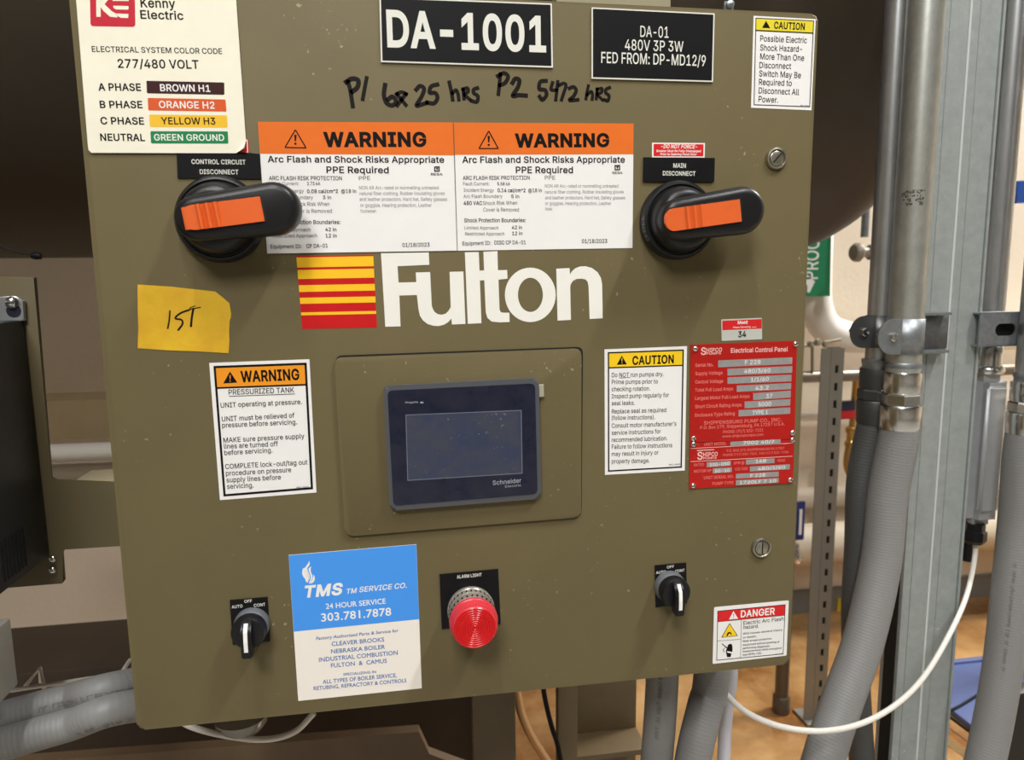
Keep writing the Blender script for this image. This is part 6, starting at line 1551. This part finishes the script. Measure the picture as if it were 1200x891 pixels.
# E: conduit at the right edge
YE = 0.27
cE0 = at(1205, 480, YE)
tE = empty('metal_conduit', (cE0.x, YE, cE0.z), 'galvanised conduit at the right picture edge with chrome nut and grey flexible hose', 'conduit')
MB().tube([(cE0.x, YE, at(1205, 440, YE).z), (cE0.x, YE, ZT - 0.001)], 0.0205, 40).build('rigid_tube', EMT, tE, True, 60)
z_ = compression(tE, cE0, YE, at(1205, 448, YE).z, 0.0205)
pth = smooth_path([(cE0.x, YE, z_ + 0.012), at(1198, 540, YE), at(1192, 620, YE), at(1184, 700, YE - .01), at(1175, 780, YE - .02), at(1163, 850, YE - .03), at(1150, 910, YE - .04), at(1130, 1000, YE - .05)], 12)
o = MB().tube(pth, 0.0255, 32).build('flexible_hose', HOSE, tE, True, 60)
hose_text(o, pth, 0.0255, 'UL   Liquid-Tight Flexible Conduit  1 IN   UL   E00000   UL', 0.20, 0.0042, R(38))

# clamps
def clamp(label, c, Y, rad, zc, h, m, ear, hook_to=None):
    t = empty('pipe_clamp', (c.x, Y, zc), label, 'clamp', None)
    vs, fs = [], []
    n = 28
    pts = []
    for i in range(n + 1):
        a = R(200 - 145 * i / n)      # front side of the tube
        pts.append((c.x + (rad + 0.0016) * math.cos(a), Y - (rad + 0.0016) * math.sin(a)))
    if hook_to:
        pts += [(c.x + rad + 0.004, hook_to[1] - 0.004), (hook_to[0], hook_to[1]), (hook_to[0] + 0.0005, hook_to[1] + 0.005)]
    m_ = len(pts)
    for z in (zc - h / 2, zc + h / 2):
        vs += [(x, y, z) for x, y in pts]
    fs = [(i, i + 1, m_ + i + 1, m_ + i) for i in range(m_ - 1)]
    o = MB().add(vs, fs).build('strap', m, t, True, 50)
    sol = o.modifiers.new('thickness', 'SOLIDIFY')
    sol.thickness = 0.0022
    ex = c.x - rad - ear * 0.45
    pr_ = [(ex + math.cos(R(a)) * h * 0.46, zc + math.sin(R(a)) * h * 0.5) for a in range(90, 271, 15)] + [(c.x - rad * 0.35, zc - h / 2), (c.x - rad * .35, zc + h / 2)]
    for yy in (Y - rad * 0.75, ):
        MB().prism(pr_, yy, yy + 0.0024).build('ear', m, t, True, 35)
    MB().lathe((ex, Y - rad * 0.75, zc), [(0.0062, 0), (0.0062, 0.003), (0.005, 0.0042), (0.0005, 0.0046)], 6).build('bolt_head', CHROME, t)
    MB().tube([(ex, Y - rad * .75 + 0.001, zc), (ex, Y - rad * .75 + 0.03, zc)], 0.003, 12).build('bolt', ZINC, t, True)
    return t


zc = at(1070, 393, YB).z
clamp('zinc strap clamp holding the large conduit to the strut', cB, YB, 0.0232, zc, 0.047, ZINC, 0.016, (at(1107, 393, YS).x, YS - 0.006))
zc2 = at(1030, 388, YA).z
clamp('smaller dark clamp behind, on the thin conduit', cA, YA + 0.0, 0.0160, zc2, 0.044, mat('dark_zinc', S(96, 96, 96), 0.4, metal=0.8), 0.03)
# strut ears where the strap hooks in
hk = empty('strap_bracket', (s0.x, YS - 0.01, zc), 'bent zinc bracket ends hooking the clamp into the strut', 'bracket')
for zz_, dy in ((zc + 0.0265, 0), (zc - 0.0265, 0)):
    h0, h1 = at(1084, 380, YS - 0.03).x, at(1114, 380, YS - 0.02).x
    MB().box((h0, YS - 0.022, zz_ - 0.0022), (h1, YS - 0.001, zz_ + 0.0022), 0.0012).build('hook', ZINC, hk, True)

# horizontal slotted strut at right
r0, r1 = at(1150, 365, 0.285), at(1300, 405, 0.285)
ca, cb2 = at(1175, 366, 0.285).z, at(1175, 406, 0.285).z
cr = empty('cross_strut', (r0.x, 0.285, cb2), 'short horizontal slotted strut crossing the conduits right of the post', 'strut')
slot = []
sc0 = at(1178.5, 386.5, 0.285)
for i in range(9):
    a = R(90 + 180 * i / 8)
    slot.append((sc0.x - 0.009 + 0.0078 * math.cos(a), sc0.z + 0.0088 * math.sin(a)))
for i in range(9):
    a = R(-90 + 180 * i / 8)
    slot.append((sc0.x + 0.009 + 0.0078 * math.cos(a), sc0.z + 0.0088 * math.sin(a)))
slot2 = [(x + 0.055, z) for x, z in slot]
MB().prism([(r0.x, cb2), (r0.x + 0.2, cb2), (r0.x + 0.2, ca), (r0.x, ca)], 0.285, 0.2875, holes=[slot, slot2]).build('slotted_web', ZINC, cr, True, 35)
MB().box((r0.x, 0.285, ca - 0.0025), (r0.x + 0.2, 0.315, ca), 0.0006).build('flange', ZINC, cr)
MB().box((r0.x, 0.285, cb2), (r0.x + 0.2, 0.315, cb2 + 0.0025), 0.0006).build('flange', ZINC, cr)
MB().box((sc0.x - 0.03, 0.300, cb2 + 0.004), (sc0.x + 0.03, 0.302, ca - 0.004)).build('inner_shade', DARKHOLE, cr)  # near-black sheet imitating the shade behind the slots

# ================================================================= background right
PIPEW = mat('white_insulation', S(242, 238, 230), 0.6)
YW = 1.75
o, pth = hose('insulated_pipe', 'thick white insulated pipe bending right behind the cabinet edge',
    [(957, 120, YW), (957, 260, YW), (955, 330, YW), (957, 362, YW), (968, 384, YW), (990, 394, YW), (1020, 396, YW), (1120, 394, YW), (1260, 392, YW)], 0.055, PIPEW, 'pipe', n=32)
gs = empty('pipe_marker', at(958, 300, YW - .062), 'green pipe marker sign with white letters on the white pipe', 'sign')
g0 = [(915, 180), (975.5, 178), (972.5, 347), (912, 348)]
MB().prism(xz(g0, YW - 0.062), YW - 0.063, YW - 0.060).build('sign_panel', mat('sign_green', S(22, 128, 84), 0.45), gs)
mb = MB()
a0, a1 = at(958, 327, YW - .0635), at(960, 190, YW - .0635)
gls, Wd = layout('PROCESS COND', 10, 's')
kl = (a1.z - a0.z) / Wd
for pts, tris in gls:
    mb.add([(a0.x - y / 500 * 0.05, YW - 0.0636, a0.z + x * kl) for x, y in pts], tris)
ar = [(950, 322), (944, 333), (948, 333), (947.5, 343), (940, 343), (940, 333), (936, 333)]
mb.flat([xz([(955, 330), (949, 343), (946, 343), (946, 334), (938, 334), (946, 322)], YW - .0636)], YW - .0636)
mb.build('lettering', WHITEINK, gs)
tb = quad_prism([(971, 298), (1075, 294), (1073, 377), (984, 381), (974, 372)], 2.0, 2.05, 'beige_panel', mat('beige_panel_paint', S(190, 172, 152), 0.6))
tag(tb, 'beige panel on the wall framed by the bend of the white pipe', 'panel')
vp = empty('pipe_union', at(1010, 300, 1.5), 'grey pipe union hanging in front of the white wall', 'pipe fitting')
p1 = at(1013, 278, 1.5)
p0 = Vector((p1.x, 1.5, CEIL - 0.001))
MB().tube([p0, p1], 0.012, 16).build('pipe', ZINC, vp, True)
MB().lathe(at(1001, 296, 1.5), [(0.024, -0.004), (0.030, 0.004), (0.030, 0.016), (0.022, 0.024), (0.016, 0.026), (0.016, 0.05), (0.024, 0.052), (0.024, 0.07)], 20, ax=(1, 0, 0)).build('union_nut', mat('dull_grey_fitting', S(150, 140, 128), 0.5, metal=0.3), vp, True)

# slotted strut on the floor
fb = onfloor(954, 846)
YP = fb.y
sp = empty('slotted_post', (fb.x, YP, 0), 'thin slotted steel post standing on the stained floor right of the cabinet', 'post')
topz = at(980, 408, YP).z
wpx = 0.041
PST = mat('dull_strut', S(140, 136, 126), 0.5, metal=0.5)
slots = []
for i in range(40):
    z = 0.06 + i * 0.05
    if z > topz - 0.03:
        break
    slots.append([(fb.x + 0.010, z), (fb.x + 0.020, z), (fb.x + 0.020, z + 0.022), (fb.x + 0.010, z + 0.022)])
MB().prism([(fb.x - 0.004, 0), (fb.x + 0.036, 0), (fb.x + 0.036, topz), (fb.x - 0.004, topz)], YP, YP + 0.003, holes=slots).build('slotted_face', PST, sp)
MB().box((fb.x - 0.034, YP + 0.0, 0), (fb.x - 0.005, YP + 0.003, topz)).build('side_face', PST, sp)
MB().box((fb.x - 0.004, YP + 0.02, 0), (fb.x + 0.036, YP + 0.023, topz)).build('rear_shade', DARKHOLE, sp)  # near-black sheet imitating shade inside the post, seen through its slots
MB().box((fb.x - 0.035, YP - 0.02, 0), (fb.x + 0.045, YP + 0.06, 0.008), 0.002).build('foot_plate', PST, sp)
fp = onfloor(915, 834)
pt = MB().tube([(fp.x, fp.y, 0), (fp.x, fp.y, 1.2)], 0.020, 20)
pt.lathe((fp.x, fp.y, 0), [(0.026, 0.0), (0.026, 0.05), (0.022, 0.055)], 20, ax=(0, 0, 1), ref=(1, 0, 0))
tag(pt.build('round_post', mat('dark_post', S(96, 84, 70), 0.4, metal=0.5), None, True), 'short dark round post standing on the floor below the cabinet corner', 'post')

# valves and pipes on the wall side
YV = 1.64
v1 = empty('ball_valve', at(938, 640, YV), 'ball valve with a blue lever behind the right edge of the cabinet', 'valve')
MB().box(at(931, 634, YV), at(944.5, 588, YV) + Vector((0, 0.012, 0)), 0.005).build('lever', mat('blue_lever', S(26, 42, 110), 0.4), v1, True)
MB().box(at(936, 627, YV - 0.001), at(940.5, 597, YV - 0.001) + Vector((0, 0.001, 0)), 0).build('lever_label', WHITEINK, v1)
MB().lathe(at(934, 638, YV), [(0.008, 0), (0.010, 0.02), (0.020, 0.035), (0.020, 0.06), (0.012, 0.07)], 20, ax=(0, 0, -1), ref=(1, 0, 0)).build('valve_body', CHROME, v1, True)
v2 = empty('brass_valve', at(994, 520, YV), 'brass drain valve with a red handle right of the slotted post', 'valve')
BR = mat('brass', S(176, 140, 78), 0.35, metal=0.8)
MB().tube(smooth_path([at(1004, 438, 1.61), at(1001, 470, YV), at(998, 505, YV), at(992, 545, YV), at(1004, 566, YV), at(1020, 572, YV)], 6), 0.011, 14).build('brass_pipe', BR, v2, True)
MB().lathe(at(997, 500, YV), [(0.010, 0), (0.017, 0.004), (0.017, 0.02), (0.012, 0.026), (0.012, 0.05), (0.018, 0.055), (0.018, 0.07)], 16, ax=(0, 0, -1), ref=(1, 0, 0)).build('valve_body', BR, v2, True)
MB().box(at(985, 492, YV - .02), at(1003, 481, YV - .02) + Vector((0, 0.02, 0)), 0.004).build('handle', mat('red_handle', S(200, 30, 40), 0.4), v2, True)
MB().box(at(986, 482, YV - .02), at(1003, 470, YV - .02) + Vector((0, 0.02, 0)), 0.004).build('valve_cap', mat('navy_cap', S(30, 34, 60), 0.4), v2, True)
for i, (lbl, y0, y1, r_, yy, nm, cm) in enumerate([
        ('silver pipe with clamps crossing behind the top of the slotted post', 441, 434, 0.020, 1.6, 'silver_pipe', mat('silver_fitting', S(130, 120, 106), 0.4, metal=0.6)),
        ('white horizontal pipe behind the middle of the slotted post', 488, 481, 0.018, 1.8, 'white_pipe', PIPEW),
        ('wide cream horizontal pipe behind the slotted post, lower one', 640, 622, 0.075, 1.75, 'cream_pipe', mat('cream_pipe_jacket', S(206, 192, 170), 0.55)),
        ('cream horizontal pipe just above the widest one behind the slotted post', 586, 573, 0.042, 1.85, 'cream_pipe', mat('cream_pipe_jacket2', S(192, 178, 160), 0.55))]):
    p = MB().tube([at(860, y0 + 4, yy), Vector((7.199, yy, at(860, y0 + 4, yy).z))], r_, 24).build(nm, cm, None, True, 60)
    tag(p, lbl, 'pipe')
kn = MB()
for x, y in ((948, 404), (956, 402), (965, 404)):
    kn.lathe(at(x, y, 1.58), [(0.008, 0), (0.012, 0.004), (0.012, 0.012), (0.008, 0.016)], 12, ax=(0.2, -1, 0.3))
kn.tube([at(930, 408, 1.6), at(985, 398, 1.6)], 0.005, 10)
kn.tube([at(952, 404, 1.59), at(952, 436, 1.59)], 0.006, 10)
tag(kn.build('valve_linkage', NICKEL, None, True), 'small silver linkage under the white pipe bend', 'linkage')
yb = MB().box(onfloor(975, 712) , onfloor(998, 722) + Vector((0, 0.05, 0.05)), 0.004).build('yellow_block', mat('yellow_paint', S(200, 170, 50), 0.5), None, True)
tag(yb, 'small yellow block on the floor by the base of the wall', 'block')

# things on the floor at the lower right
m0 = onfloor(1098, 784)
m1 = onfloor(1165, 784)
bl = empty('blue_crate', (m0.x, m0.y, 0), 'low blue plastic crate on the floor behind the strut post', 'crate')
BLU = mat('blue_plastic', S(84, 98, 142), 0.45)
MB().box((m0.x - 0.15, m0.y - 0.62, 0.0), (m1.x + 0.10, m0.y, 0.02), 0.004).build('crate_floor', BLU, bl, True)
MB().box((m0.x - 0.15, m0.y - 0.02, 0.0), (m1.x + 0.10, m0.y, 0.03), 0.004).build('crate_side', BLU, bl, True)
MB().box((m0.x - 0.15, m0.y - 0.64, 0.0), (m1.x + 0.10, m0.y - 0.62, 0.10), 0.004).build('crate_side', BLU, bl, True)
for pts in ([(1095, 838), (1120, 830), (1150, 812)], [(1098, 830), (1120, 846), (1150, 868)]):
    P = [onfloor(x, y, 0.024) for x, y in pts]
    MB().tube(smooth_path(P, 5), 0.004, 8).build('strap', BLACKINK, bl, True)
w0, w1 = onfloor(1100, 862, 0.1), onfloor(1160, 905, 0.1)
wd = MB().tube([w0, w1], 0.012, 4).build('wooden_strip', mat('pale_wood', S(190, 160, 112), 0.6, var=0.2, vscale=20), None)
tag(wd, 'pale wooden strip across the front of the blue crate', 'wood strip')
k0 = at(1178, 815, 0.6)
bkx = MB().box((k0.x, 0.6, 0.0), (k0.x + 0.5, 0.64, k0.z), 0.01).build('black_cabinet', mat('black_case', S(30, 26, 24), 0.5), None, True)
tag(bkx, 'black case at the lower right corner behind the grey hose', 'case')
k0 = at(1186, 600, 1.3)
yw = MB().box((k0.x, 1.3, 0.0), (k0.x + 0.6, 1.32, k0.z + 0.05), 0.004).build('olive_cabinet', mat('olive_yellow_case', S(168, 150, 100), 0.5), None, True)
tag(yw, 'olive yellow panel right of the grey hose at the picture edge', 'panel')
bb2 = quad_prism([(1192, 212), (1240, 210), (1240, 236), (1192, 238)], 1.2, 1.22, 'blue_label', mat('blue_sign', S(40, 84, 170), 0.5))
tag(bb2, 'small blue and white sign at the far right edge behind the conduits', 'sign')
